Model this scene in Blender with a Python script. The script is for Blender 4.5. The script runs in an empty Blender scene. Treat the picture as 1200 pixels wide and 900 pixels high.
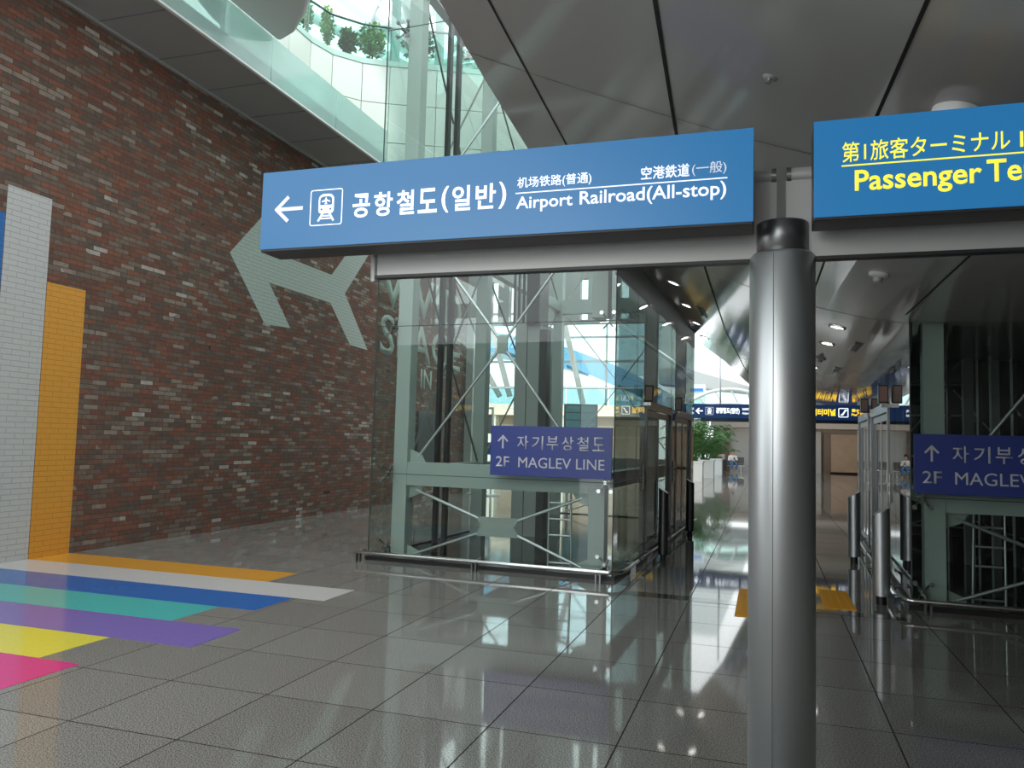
import bpy, bmesh, math, random
from mathutils import Vector, Matrix
random.seed(7)
PI = math.pi
SC = bpy.context.scene
COL = SC.collection

# ------------------------------------------------------------------ camera
F_PX, CAM_H = 920.0, 1.6
PITCH, ROLL, YAW = math.radians(4.04), math.radians(1.51), math.radians(18.0)
fwd = Vector((-math.sin(YAW) * math.cos(PITCH), math.cos(YAW) * math.cos(PITCH), math.sin(PITCH)))
rgt = Vector((math.cos(YAW), math.sin(YAW), 0))
upv = rgt.cross(fwd)
R_ = rgt * math.cos(ROLL) + upv * math.sin(ROLL)
U_ = -rgt * math.sin(ROLL) + upv * math.cos(ROLL)
cam_data = bpy.data.cameras.new('camera')
cam = bpy.data.objects.new('camera', cam_data)
COL.objects.link(cam)
cam.matrix_world = Matrix(((R_.x, U_.x, -fwd.x, 0), (R_.y, U_.y, -fwd.y, 0), (R_.z, U_.z, -fwd.z, CAM_H), (0, 0, 0, 1)))
cam_data.sensor_fit = 'HORIZONTAL'
cam_data.sensor_width = 36.0
cam_data.lens = 36.0 * F_PX / 1200.0
cam_data.clip_start, cam_data.clip_end = 0.05, 400
SC.camera = cam

# ------------------------------------------------------------------ light and exposure
W = bpy.data.worlds.new('sky')
SC.world = W
W.use_nodes = True
bg = W.node_tree.nodes['Background']
bg.inputs[0].default_value = (0.93, 0.985, 1.0, 1)
bg.inputs[1].default_value = 2.6
SC.view_settings.view_transform = 'Standard'
SC.view_settings.look = 'None'
SC.view_settings.gamma = 1.0
SC.view_settings.exposure = 0.0
SC.view_settings.use_curve_mapping = False
SC.cycles.max_bounces = 12
SC.cycles.transparent_max_bounces = 32
SC.cycles.glossy_bounces = 6
SC.cycles.use_denoising = True


def area_light(name, loc, rot, size, size_y, power, color=(1, 1, 1)):
    l = bpy.data.lights.new(name, 'AREA')
    l.shape = 'RECTANGLE'
    l.size, l.size_y, l.energy, l.color = size, size_y, power, color
    o = bpy.data.objects.new(name, l)
    COL.objects.link(o)
    o.location = loc
    o.rotation_euler = rot
    return o


# added warm fill under the far mezzanine and on the far hall wall
area_light('mezzanine_fill', (-9, 29.5, 2.7), (math.radians(35), 0, 0), 8, 0.6, 160, (1, 0.86, 0.68))
area_light('far_hall_fill', (2.0, 47, 2.3), (math.radians(90), 0, 0), 9, 0.5, 110, (1, 0.86, 0.70))
area_light('concourse_fill', (-1.5, -3.0, 3.4), (math.radians(22), 0, 0), 8, 3.0, 170, (1, 0.95, 0.88))  # added fill from behind the camera, not a fitting

# sunbeam coming down through the skylight on to the curved parapet
sl = bpy.data.lights.new('skylight_sunbeam', 'SPOT')
sl.energy, sl.spot_size, sl.spot_blend, sl.shadow_soft_size, sl.color = 9000, math.radians(11.5), 0.08, 0.15, (1, 0.97, 0.90)
so = bpy.data.objects.new('skylight_sunbeam', sl)
COL.objects.link(so)
so.location = (-1.0, 6.5, 21.0)
so.rotation_euler = (Vector((-9.0, 14.2, 9.0)) - Vector((-1.0, 6.5, 21.0))).to_track_quat('-Z', 'Y').to_euler()

# ------------------------------------------------------------------ materials
MATS = {}


def nodes_of(name):
    m = bpy.data.materials.new(name)
    m.use_nodes = True
    return m, m.node_tree, m.node_tree.nodes['Principled BSDF']


def mat(name, col, rough=0.5, metal=0.0, spec=0.5, emit=None, estr=0.0, noise=0.0, nscale=8.0, bump=0.0):
    if name in MATS:
        return MATS[name]
    m, nt, b = nodes_of(name)
    b.inputs['Base Color'].default_value = (*col, 1)
    b.inputs['Roughness'].default_value = rough
    b.inputs['Metallic'].default_value = metal
    b.inputs['Specular IOR Level'].default_value = spec
    if emit:
        b.inputs['Emission Color'].default_value = (*emit, 1)
        b.inputs['Emission Strength'].default_value = estr
    if noise > 0 or bump > 0:
        tc = nt.nodes.new('ShaderNodeTexCoord')
        n = nt.nodes.new('ShaderNodeTexNoise')
        n.inputs['Scale'].default_value = nscale
        n.inputs['Detail'].default_value = 4
        nt.links.new(tc.outputs['Object'], n.inputs['Vector'])
        if noise > 0:
            r = nt.nodes.new('ShaderNodeValToRGB')
            r.color_ramp.elements[0].position, r.color_ramp.elements[1].position = 0.3, 0.7
            r.color_ramp.elements[0].color = (*[c * (1 - noise) for c in col], 1)
            r.color_ramp.elements[1].color = (*[min(1, c * (1 + noise)) for c in col], 1)
            nt.links.new(n.outputs['Fac'], r.inputs['Fac'])
            nt.links.new(r.outputs['Color'], b.inputs['Base Color'])
        if bump > 0:
            bp = nt.nodes.new('ShaderNodeBump')
            bp.inputs['Strength'].default_value = bump
            bp.inputs['Distance'].default_value = 0.01
            nt.links.new(n.outputs['Fac'], bp.inputs['Height'])
            nt.links.new(bp.outputs['Normal'], b.inputs['Normal'])
    MATS[name] = m
    return m


def glass_mat(name, tint, refl=1.0, haze=0.0, hazecol=(0.8, 0.9, 0.87), rough=0.0):
    m = bpy.data.materials.new(name)
    m.use_nodes = True
    nt = m.node_tree
    nt.nodes.clear()
    out = nt.nodes.new('ShaderNodeOutputMaterial')
    tr = nt.nodes.new('ShaderNodeBsdfTransparent')
    tr.inputs[0].default_value = (*tint, 1)
    gl = nt.nodes.new('ShaderNodeBsdfGlossy')
    gl.inputs['Roughness'].default_value = rough
    gl.inputs[0].default_value = (refl, refl, refl, 1)
    fr = nt.nodes.new('ShaderNodeFresnel')
    fr.inputs['IOR'].default_value = 1.5
    geo = nt.nodes.new('ShaderNodeNewGeometry')
    ff = nt.nodes.new('ShaderNodeMath')
    ff.operation = 'SUBTRACT'
    ff.inputs[0].default_value = 1.0
    nt.links.new(geo.outputs['Backfacing'], ff.inputs[1])
    fm = nt.nodes.new('ShaderNodeMath')
    fm.operation = 'MULTIPLY'
    nt.links.new(fr.outputs[0], fm.inputs[0])
    nt.links.new(ff.outputs[0], fm.inputs[1])
    mx = nt.nodes.new('ShaderNodeMixShader')
    nt.links.new(fm.outputs[0], mx.inputs[0])
    last = tr
    if haze > 0:
        df = nt.nodes.new('ShaderNodeBsdfDiffuse')
        df.inputs[0].default_value = (*hazecol, 1)
        m2 = nt.nodes.new('ShaderNodeMixShader')
        m2.inputs[0].default_value = haze
        nt.links.new(tr.outputs[0], m2.inputs[1])
        nt.links.new(df.outputs[0], m2.inputs[2])
        last = m2
    nt.links.new(last.outputs[0], mx.inputs[1])
    nt.links.new(gl.outputs[0], mx.inputs[2])
    nt.links.new(mx.outputs[0], out.inputs[0])
    MATS[name] = m
    return m


def brick_nodes(nt):
    tc = nt.nodes.new('ShaderNodeTexCoord')
    sep = nt.nodes.new('ShaderNodeSeparateXYZ')
    cmb = nt.nodes.new('ShaderNodeCombineXYZ')
    nt.links.new(tc.outputs['Object'], sep.inputs[0])
    nt.links.new(sep.outputs['Y'], cmb.inputs['X'])
    nt.links.new(sep.outputs['Z'], cmb.inputs['Y'])
    bt = nt.nodes.new('ShaderNodeTexBrick')
    bt.inputs['Color1'].default_value = (0, 0, 0, 1)
    bt.inputs['Color2'].default_value = (1, 1, 1, 1)
    bt.inputs['Mortar'].default_value = (0, 0, 0, 1)
    bt.inputs['Scale'].default_value = 1.0
    bt.inputs['Mortar Size'].default_value = 0.005
    bt.inputs['Mortar Smooth'].default_value = 0.2
    bt.inputs['Brick Width'].default_value = 0.24
    bt.inputs['Row Height'].default_value = 0.066
    nt.links.new(cmb.outputs[0], bt.inputs['Vector'])
    return tc, cmb, bt


def make_brick():
    m, nt, b = nodes_of('old_brick')
    tc, cmb, bt = brick_nodes(nt)
    n = nt.nodes.new('ShaderNodeTexNoise')
    n.inputs['Scale'].default_value = 0.45
    n.inputs['Detail'].default_value = 3
    nt.links.new(cmb.outputs[0], n.inputs['Vector'])
    mul = nt.nodes.new('ShaderNodeMath')
    mul.operation = 'MULTIPLY_ADD'
    mul.inputs[1].default_value = 0.5
    mul.inputs[2].default_value = -0.23
    nt.links.new(n.outputs['Fac'], mul.inputs[0])
    add = nt.nodes.new('ShaderNodeMath')
    add.operation = 'ADD'
    nt.links.new(bt.outputs['Color'], add.inputs[0])
    nt.links.new(mul.outputs[0], add.inputs[1])
    rp = nt.nodes.new('ShaderNodeValToRGB')
    cr = rp.color_ramp
    cr.interpolation = 'CONSTANT'
    stops = [(0.0, (0.026, 0.021, 0.018)), (0.05, (0.11, 0.048, 0.031)), (0.20, (0.145, 0.052, 0.030)), (0.33, (0.088, 0.058, 0.042)),
             (0.45, (0.175, 0.064, 0.036)), (0.55, (0.115, 0.080, 0.058)), (0.66, (0.14, 0.100, 0.074)), (0.77, (0.135, 0.066, 0.042)),
             (0.85, (0.20, 0.155, 0.122)), (0.945, (0.32, 0.285, 0.245))]
    while len(cr.elements) < len(stops):
        cr.elements.new(0.5)
    for e, (p, c) in zip(cr.elements, stops):
        e.position, e.color = p, (*c, 1)
    clp = nt.nodes.new('ShaderNodeMapRange')
    clp.inputs['From Min'].default_value = -0.10
    clp.inputs['From Max'].default_value = 1.08
    nt.links.new(add.outputs[0], clp.inputs['Value'])
    nt.links.new(clp.outputs[0], rp.inputs['Fac'])
    n2 = nt.nodes.new('ShaderNodeTexNoise')
    n2.inputs['Scale'].default_value = 14
    n2.inputs['Detail'].default_value = 5
    nt.links.new(cmb.outputs[0], n2.inputs['Vector'])
    mixn = nt.nodes.new('ShaderNodeMix')
    mixn.data_type = 'RGBA'
    mixn.blend_type = 'OVERLAY'
    mixn.inputs[0].default_value = 0.5
    nt.links.new(rp.outputs['Color'], mixn.inputs[6])
    nt.links.new(n2.outputs['Fac'], mixn.inputs[7])
    mm = nt.nodes.new('ShaderNodeMix')
    mm.data_type = 'RGBA'
    mm.inputs[7].default_value = (0.055, 0.048, 0.042, 1)
    nt.links.new(bt.outputs['Fac'], mm.inputs[0])
    nt.links.new(mixn.outputs[2], mm.inputs[6])
    nt.links.new(mm.outputs[2], b.inputs['Base Color'])
    b.inputs['Roughness'].default_value = 0.85
    bp = nt.nodes.new('ShaderNodeBump')
    bp.inputs['Strength'].default_value = 0.7
    bp.inputs['Distance'].default_value = 0.012
    inv = nt.nodes.new('ShaderNodeMath')
    inv.operation = 'SUBTRACT'
    inv.inputs[0].default_value = 1.0
    nt.links.new(bt.outputs['Fac'], inv.inputs[1])
    a2 = nt.nodes.new('ShaderNodeMath')
    a2.operation = 'MULTIPLY_ADD'
    a2.inputs[1].default_value = 0.5
    nt.links.new(n2.outputs['Fac'], a2.inputs[0])
    nt.links.new(inv.outputs[0], a2.inputs[2])
    nt.links.new(a2.outputs[0], bp.inputs['Height'])
    nt.links.new(bp.outputs['Normal'], b.inputs['Normal'])
    return m


def painted_brick(name, col):
    m, nt, b = nodes_of(name)
    tc, cmb, bt = brick_nodes(nt)
    b.inputs['Roughness'].default_value = 0.55
    n2 = nt.nodes.new('ShaderNodeTexNoise')
    n2.inputs['Scale'].default_value = 9
    n2.inputs['Detail'].default_value = 4
    nt.links.new(cmb.outputs[0], n2.inputs['Vector'])
    mm = nt.nodes.new('ShaderNodeMix')
    mm.data_type = 'RGBA'
    mm.inputs[6].default_value = (*col, 1)
    mm.inputs[7].default_value = (*[c * 0.80 for c in col], 1)
    nt.links.new(bt.outputs['Fac'], mm.inputs[0])
    nt.links.new(mm.outputs[2], b.inputs['Base Color'])
    bp = nt.nodes.new('ShaderNodeBump')
    bp.inputs['Strength'].default_value = 0.8
    bp.inputs['Distance'].default_value = 0.012
    inv = nt.nodes.new('ShaderNodeMath')
    inv.operation = 'SUBTRACT'
    inv.inputs[0].default_value = 1.0
    nt.links.new(bt.outputs['Fac'], inv.inputs[1])
    a2 = nt.nodes.new('ShaderNodeMath')
    a2.operation = 'MULTIPLY_ADD'
    a2.inputs[1].default_value = 0.6
    nt.links.new(n2.outputs['Fac'], a2.inputs[0])
    nt.links.new(inv.outputs[0], a2.inputs[2])
    nt.links.new(a2.outputs[0], bp.inputs['Height'])
    nt.links.new(bp.outputs['Normal'], b.inputs['Normal'])
    MATS[name] = m
    return m


def make_granite():
    m, nt, b = nodes_of('polished_granite')
    tc = nt.nodes.new('ShaderNodeTexCoord')
    mp = nt.nodes.new('ShaderNodeMapping')
    mp.inputs['Location'].default_value = (0.028, -0.35, 0)
    nt.links.new(tc.outputs['Object'], mp.inputs['Vector'])
    bt = nt.nodes.new('ShaderNodeTexBrick')
    bt.offset = 0.0
    bt.inputs['Color1'].default_value = (0.42, 0.42, 0.42, 1)
    bt.inputs['Color2'].default_value = (0.58, 0.58, 0.58, 1)
    bt.inputs['Scale'].default_value = 1.0
    bt.inputs['Mortar Size'].default_value = 0.0055
    bt.inputs['Mortar Smooth'].default_value = 0.3
    bt.inputs['Brick Width'].default_value = 0.72
    bt.inputs['Row Height'].default_value = 0.78
    nt.links.new(mp.outputs[0], bt.inputs['Vector'])
    v = nt.nodes.new('ShaderNodeTexNoise')
    v.inputs['Scale'].default_value = 140
    v.inputs['Detail'].default_value = 2
    nt.links.new(tc.outputs['Object'], v.inputs['Vector'])
    rp = nt.nodes.new('ShaderNodeValToRGB')
    cr = rp.color_ramp
    cr.elements[0].position, cr.elements[0].color = 0.37, (0.080, 0.077, 0.071, 1)
    cr.elements[1].position, cr.elements[1].color = 0.63, (0.35, 0.337, 0.312, 1)
    nt.links.new(v.outputs['Fac'], rp.inputs['Fac'])
    ov = nt.nodes.new('ShaderNodeMix')
    ov.data_type = 'RGBA'
    ov.blend_type = 'OVERLAY'
    ov.inputs[0].default_value = 0.5
    nt.links.new(rp.outputs['Color'], ov.inputs[6])
    nt.links.new(bt.outputs['Color'], ov.inputs[7])
    mm = nt.nodes.new('ShaderNodeMix')
    mm.data_type = 'RGBA'
    mm.inputs[7].default_value = (0.035, 0.032, 0.03, 1)
    nt.links.new(bt.outputs['Fac'], mm.inputs[0])
    nt.links.new(ov.outputs[2], mm.inputs[6])
    nt.links.new(mm.outputs[2], b.inputs['Base Color'])
    rr = nt.nodes.new('ShaderNodeMath')
    rr.operation = 'MULTIPLY_ADD'
    rr.inputs[1].default_value = 0.4
    rr.inputs[2].default_value = 0.045
    nt.links.new(bt.outputs['Fac'], rr.inputs[0])
    nt.links.new(rr.outputs[0], b.inputs['Roughness'])
    sp = nt.nodes.new('ShaderNodeMath')
    sp.operation = 'MULTIPLY_ADD'
    sp.inputs[1].default_value = -0.55
    sp.inputs[2].default_value = 0.55
    nt.links.new(bt.outputs['Fac'], sp.inputs[0])
    nt.links.new(sp.outputs[0], b.inputs['Specular IOR Level'])
    return m


BRICK = make_brick()
GRANITE = make_granite()
GLASS = glass_mat('clear_green_glass', (0.925, 0.965, 0.95))
SGLASS = glass_mat('tinted_side_glass', (0.50, 0.55, 0.535))
GLASS2 = glass_mat('rail_glass', (0.62, 0.86, 0.80))
FROST = glass_mat('fascia_glass', (0.74, 0.90, 0.86), 1.0, 0.5, (0.58, 0.74, 0.71), 0.08)
PANEL = mat('ceiling_panel', (0.46, 0.46, 0.45), 0.085, 0.0, 0.55)
SOFFIT = mat('soffit_panel', (0.33, 0.33, 0.325), 0.45)
JOINT = mat('panel_joint', (0.012, 0.012, 0.012), 0.8)
SJOINT = mat('soffit_joint', (0.20, 0.20, 0.20), 0.8)
WHITE = mat('white_paint', (0.78, 0.80, 0.79), 0.4)
OFFW = mat('off_white_cladding', (0.80, 0.84, 0.80), 0.35)
PARA = mat('parapet_cladding', (0.46, 0.52, 0.48), 0.3)
STEEL = mat('brushed_steel', (0.62, 0.645, 0.66), 0.42, 0.9)
DSTEEL = mat('dark_steel_collar', (0.25, 0.26, 0.265), 0.32, 0.9)
CHROME = mat('polished_stainless', (0.62, 0.62, 0.61), 0.16, 1.0)
BLACKM = mat('black_metal', (0.018, 0.018, 0.018), 0.4)
GREYP = mat('grey_sign_plate', (0.56, 0.57, 0.57), 0.42, 0.25)
FRAME = mat('grey_green_steel_paint', (0.37, 0.43, 0.40), 0.45)
CORE = mat('grey_housing', (0.33, 0.36, 0.34), 0.45)
SPAN = mat('dark_green_spandrel', (0.020, 0.040, 0.034), 0.12)
BLUEF = mat('blue_sign_face', (0.012, 0.045, 0.09), 0.28, 0.0, 0.5, (0.016, 0.165, 0.40), 0.88)
WLET = mat('white_sign_letters', (0.9, 0.9, 0.92), 0.4, 0, 0.3, (0.85, 0.90, 1.0), 0.9)
WLETD = mat('dull_white_sign_letters', (0.75, 0.75, 0.78), 0.4, 0, 0.3, (0.62, 0.66, 0.80), 0.55)
YLET = mat('yellow_sign_letters', (0.9, 0.75, 0.05), 0.4, 0, 0.3, (1.0, 0.86, 0.06), 0.95)
INDIGO = mat('indigo_sign_face', (0.035, 0.06, 0.28), 0.35, 0, 0.5)
GLET = mat('pale_printed_letters', (0.62, 0.63, 0.68), 0.5)
NAVY = mat('navy_sign_face', (0.008, 0.03, 0.10), 0.4, 0, 0.4, (0.006, 0.03, 0.11), 0.6)
YSTRONG = mat('lit_yellow_letters', (0.9, 0.6, 0.02), 0.4, 0, 0.3, (1.0, 0.60, 0.02), 1.7)
WSTRONG = mat('lit_white_letters', (0.9, 0.9, 0.9), 0.4, 0, 0.3, (0.9, 0.95, 1.0), 1.4)
LAMP = mat('lamp_glow', (1, 1, 1), 0.5, 0, 0.3, (1, 0.97, 0.9), 9.0)
TACT = mat('tactile_yellow', (0.90, 0.42, 0.015), 0.6, 0, 0.2)
DKSTONE = mat('dark_granite_strip', (0.045, 0.045, 0.043), 0.08, 0, 0.5, noise=0.4, nscale=90)
LEAF = mat('leaf_green', (0.055, 0.16, 0.035), 0.5, noise=0.45, nscale=3)
LEAFD = mat('leaf_dark', (0.035, 0.11, 0.04), 0.5, noise=0.45, nscale=3)
LEAFL = mat('leaf_light', (0.17, 0.34, 0.08), 0.5, noise=0.4, nscale=3)
SOIL = mat('soil', (0.05, 0.035, 0.025), 0.9)
PLWHITE = mat('white_planter', (0.82, 0.83, 0.81), 0.3)
BEIGE = mat('beige_wall', (0.62, 0.53, 0.43), 0.5, noise=0.06, nscale=2)
TAN = mat('tan_panel', (0.36, 0.25, 0.17), 0.4, noise=0.1, nscale=2)
BROWN = mat('brown_panel', (0.13, 0.085, 0.06), 0.4)
LGREY = mat('light_grey_cladding', (0.42, 0.44, 0.45), 0.35)
DGREY = mat('dark_grey_board', (0.05, 0.052, 0.054), 0.4)
SKYBLUE = mat('pale_blue_roof', (0.22, 0.55, 0.82), 0.35)

# ------------------------------------------------------------------ mesh helpers


class MB:
    """collects primitive shapes into one mesh"""

    def __init__(self):
        self.v, self.f, self.m, self.s = [], [], [], []

    def add(self, verts, faces, mi=0, smooth=False):
        n = len(self.v)
        self.v += [tuple(p) for p in verts]
        for f in faces:
            self.f.append(tuple(i + n for i in f))
            self.m.append(mi)
            self.s.append(smooth)
        return self

    def box(self, a, b, mi=0):
        x0, y0, z0 = [min(p, q) for p, q in zip(a, b)]
        x1, y1, z1 = [max(p, q) for p, q in zip(a, b)]
        v = [(x0, y0, z0), (x1, y0, z0), (x1, y1, z0), (x0, y1, z0), (x0, y0, z1), (x1, y0, z1), (x1, y1, z1), (x0, y1, z1)]
        return self.add(v, [(3, 2, 1, 0), (4, 5, 6, 7), (0, 1, 5, 4), (1, 2, 6, 5), (2, 3, 7, 6), (3, 0, 4, 7)], mi)

    def tube(self, pts, r, n=10, mi=0, cap=True, radii=None):
        pts = [Vector(p) for p in pts]
        rings, verts = [], []
        prev = None
        for i, p in enumerate(pts):
            if i == 0:
                t = pts[1] - p
            elif i == len(pts) - 1:
                t = p - pts[i - 1]
            else:
                t = (pts[i + 1] - p).normalized() + (p - pts[i - 1]).normalized()
            t.normalize()
            if prev is None:
                a = Vector((0, 0, 1)) if abs(t.z) < 0.9 else Vector((1, 0, 0))
                x = t.cross(a).normalized()
            else:
                x = (prev - t * prev.dot(t)).normalized()
            prev = x
            y = t.cross(x)
            rr = radii[i] if radii else r
            rings.append(len(verts))
            for k in range(n):
                an = 2 * PI * k / n
                verts.append(p + x * (rr * math.cos(an)) + y * (rr * math.sin(an)))
        fc = []
        for i in range(len(pts) - 1):
            for k in range(n):
                a, b = rings[i] + k, rings[i] + (k + 1) % n
                fc.append((a, b, b + n, a + n))
        self.add(verts, fc, mi, True)
        if cap:
            self.add([verts[k] for k in range(n)], [tuple(range(n - 1, -1, -1))], mi)
            self.add([verts[rings[-1] + k] for k in range(n)], [tuple(range(n))], mi)
        return self

    def lathe(self, prof, c=(0, 0, 0), n=32, mi=0):
        """profile of (r, z) turned about the vertical through c"""
        verts, fc = [], []
        for r, z in prof:
            for k in range(n):
                an = 2 * PI * k / n
                verts.append((c[0] + r * math.cos(an), c[1] + r * math.sin(an), c[2] + z))
        for i in range(len(prof) - 1):
            for k in range(n):
                a, b = i * n + k, i * n + (k + 1) % n
                fc.append((a, b, b + n, a + n))
        self.add(verts, fc, mi, True)
        return self

    def prism(self, poly, d, mi=0):
        """closed 3D polygon pushed along vector d"""
        d = Vector(d)
        p = [Vector(q) for q in poly]
        n = len(p)
        v = p + [q + d for q in p]
        fc = [tuple(range(n - 1, -1, -1)), tuple(range(n, 2 * n))]
        fc += [(i, (i + 1) % n, (i + 1) % n + n, i + n) for i in range(n)]
        return self.add(v, fc, mi)

    def build(self, name, mats, parent=None, bevel=0.0):
        me = bpy.data.meshes.new(name)
        me.from_pydata(self.v, [], self.f)
        for mm in (mats if isinstance(mats, (list, tuple)) else [mats]):
            me.materials.append(mm)
        me.polygons.foreach_set('material_index', self.m)
        me.polygons.foreach_set('use_smooth', self.s)
        bm = bmesh.new()
        bm.from_mesh(me)
        bmesh.ops.recalc_face_normals(bm, faces=bm.faces)
        bm.to_mesh(me)
        bm.free()
        me.update()
        o = bpy.data.objects.new(name, me)
        COL.objects.link(o)
        if parent:
            o.parent = parent
        if bevel > 0:
            b = o.modifiers.new('bevel', 'BEVEL')
            b.width, b.segments, b.limit_method = bevel, 2, 'ANGLE'
        return o


def thing(name, label, cat, loc=(0, 0, 0), rz=0.0, group=None):
    o = bpy.data.objects.new(name, None)
    COL.objects.link(o)
    o.location, o.rotation_euler = loc, (0, 0, rz)
    o.empty_display_size = 0.1
    return tag(o, label, cat, group)


def tag(o, label, cat, group=None, kind=None):
    o['label'], o['category'] = label, cat
    if group:
        o['group'] = group
    if kind:
        o['kind'] = kind
    return o


def struct(o, label=None, cat=None):
    o['kind'] = 'structure'
    if label:
        o['label'] = label
        o['category'] = cat or 'structure'
    return o


def dup(root, loc, rz, label, group=None):
    r = root.copy()
    COL.objects.link(r)
    r.location, r.rotation_euler = loc, (0, 0, rz)
    r['label'] = label
    if group:
        r['group'] = group
    for ch in list(root.children):
        c = ch.copy()
        COL.objects.link(c)
        c.parent = r
        for g in list(ch.children):
            d = g.copy()
            COL.objects.link(d)
            d.parent = c
    return r


def text_part(name, body, x0, x1, z0, z1, y, m, parent, bold=0.0, depth=0.004, basis=None):
    """lettering fitted in the rectangle x0..x1, z0..z1, standing in the plane y and facing -y"""
    cu = bpy.data.curves.new(name, 'FONT')
    cu.body = body
    cu.offset = bold
    cu.resolution_u = 3
    o = bpy.data.objects.new(name, cu)
    COL.objects.link(o)
    dg = bpy.context.evaluated_depsgraph_get()
    me = bpy.data.meshes.new_from_object(o.evaluated_get(dg))
    bpy.data.objects.remove(o)
    bpy.data.curves.remove(cu)
    bm = bmesh.new()
    bm.from_mesh(me)
    xs = [v.co.x for v in bm.verts]
    ys = [v.co.y for v in bm.verts]
    ax, bx, ay, by = min(xs), max(xs), min(ys), max(ys)
    for v in bm.verts:
        u = x0 + (v.co.x - ax) / (bx - ax) * (x1 - x0)
        w = z0 + (v.co.y - ay) / (by - ay) * (z1 - z0)
        v.co = Vector((u, y, w))
    ext = bmesh.ops.extrude_face_region(bm, geom=bm.faces[:])
    bmesh.ops.translate(bm, vec=(0, -depth, 0), verts=[e for e in ext['geom'] if isinstance(e, bmesh.types.BMVert)])
    if basis is not None:
        bmesh.ops.transform(bm, matrix=basis, verts=bm.verts)
    bmesh.ops.recalc_face_normals(bm, faces=bm.faces)
    bm.to_mesh(me)
    bm.free()
    me.materials.clear()
    me.materials.append(m)
    me.name = name
    ob = bpy.data.objects.new(name, me)
    COL.objects.link(ob)
    if parent:
        ob.parent = parent
    return ob


def text_row(name, chars, z0, z1, y, m, parent, bold, depth):
    """characters set one by one, joined into one mesh"""
    mbs = MB()
    for ch, xa, xb in chars:
        o = text_part('glyph', ch, xa, xb, z0 - (0.004 if ch in '()' else 0), z1 + (0.003 if ch in '()' else 0), y, m, None, bold, depth)
        mbs.add([v.co for v in o.data.vertices], [tuple(p_.vertices) for p_ in o.data.polygons])
        me = o.data
        bpy.data.objects.remove(o)
        bpy.data.meshes.remove(me)
    return mbs.build(name, m, parent)


# ------------------------------------------------------------------ floor
b = MB()
b.add([(-30, -8, 0), (14, -8, 0), (14, 62, 0), (-30, 62, 0), (-30, -8, -0.2), (14, -8, -0.2), (14, 62, -0.2), (-30, 62, -0.2)],
      [(0, 1, 2, 3), (7, 6, 5, 4), (0, 4, 5, 1), (1, 5, 6, 2), (2, 6, 7, 3), (3, 7, 4, 0)])
struct(b.build('floor', GRANITE))
b = MB()
b.prism([(-1.42, 8.36, 0.0005), (1.3, 8.28, 0.0005), (1.3, 8.44, 0.0005), (-1.42, 8.62, 0.0005)], (0, 0, 0.0015))
struct(b.build('trim_1', DKSTONE), 'dark stone strip across the floor between the two glass lift shafts', 'floor strip')

WX = -8.5
stripes = [('orange', (0.70, 0.33, 0.035), 7.38, 7.96, -5.12), ('white', (0.60, 0.58, 0.56), 6.78, 7.37, -4.05),
           ('blue', (0.015, 0.13, 0.44), 6.16, 6.77, -4.385), ('turquoise', (0.06, 0.44, 0.42), 5.55, 6.15, -4.77),
           ('purple', (0.19, 0.135, 0.42), 4.93, 5.54, -4.05), ('yellow', (0.68, 0.60, 0.07), 4.31, 4.92, -4.8),
           ('pink', (0.62, 0.035, 0.22), 3.71, 4.30, -4.43)]
beside = {'orange': 'outermost and nearest the bare brick', 'white': 'the longest, reaching farthest toward the lift', 'blue': 'between white and turquoise ones',
          'turquoise': 'between blue and purple ones', 'purple': 'wide, between turquoise and yellow ones', 'yellow': 'short, between purple and pink ones',
          'pink': 'short, nearest the camera'}
for n, c, y0, y1, xe in stripes:
    m = mat('floor_film_' + n, c, 0.16, 0, 0.5, noise=0.04, nscale=30)
    b = MB()
    b.box((WX, y0, 0.0), (xe, y1, 0.002))
    tag(b.build('floor_stripe', m), f'{n} floor stripe running out from the brick wall, {beside[n]}', 'floor stripe', 'coloured floor stripes')

# ------------------------------------------------------------------ brick wall, painted stripes, arrow, letters
b = MB()
b.box((WX - 0.3, 2.6, 0), (WX, 22.3, 7.0))
struct(b.build('wall_left', BRICK))
for n, c, y0, y1, zt, lab in [('orange', (0.62, 0.28, 0.03), 7.38, 7.96, 3.40, 'orange painted stripe on the brick wall, lower and right of the white one'),
                              ('white', (0.47, 0.47, 0.455), 6.77, 7.37, 4.44, 'tall white painted stripe on the brick wall'),
                              ('blue', (0.015, 0.13, 0.40), 6.16, 6.76, 4.10, 'blue painted stripe on the brick wall at the left picture edge')]:
    b = MB()
    b.box((WX, y0, 0), (WX + 0.004, y1, zt))
    tag(b.build('wall_stripe', painted_brick('wall_paint_' + n, tuple(q * 0.92 for q in c))), lab, 'wall stripe', 'painted wall stripes')
PALE = painted_brick('wall_paint_pale', (0.33, 0.385, 0.345))
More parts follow.
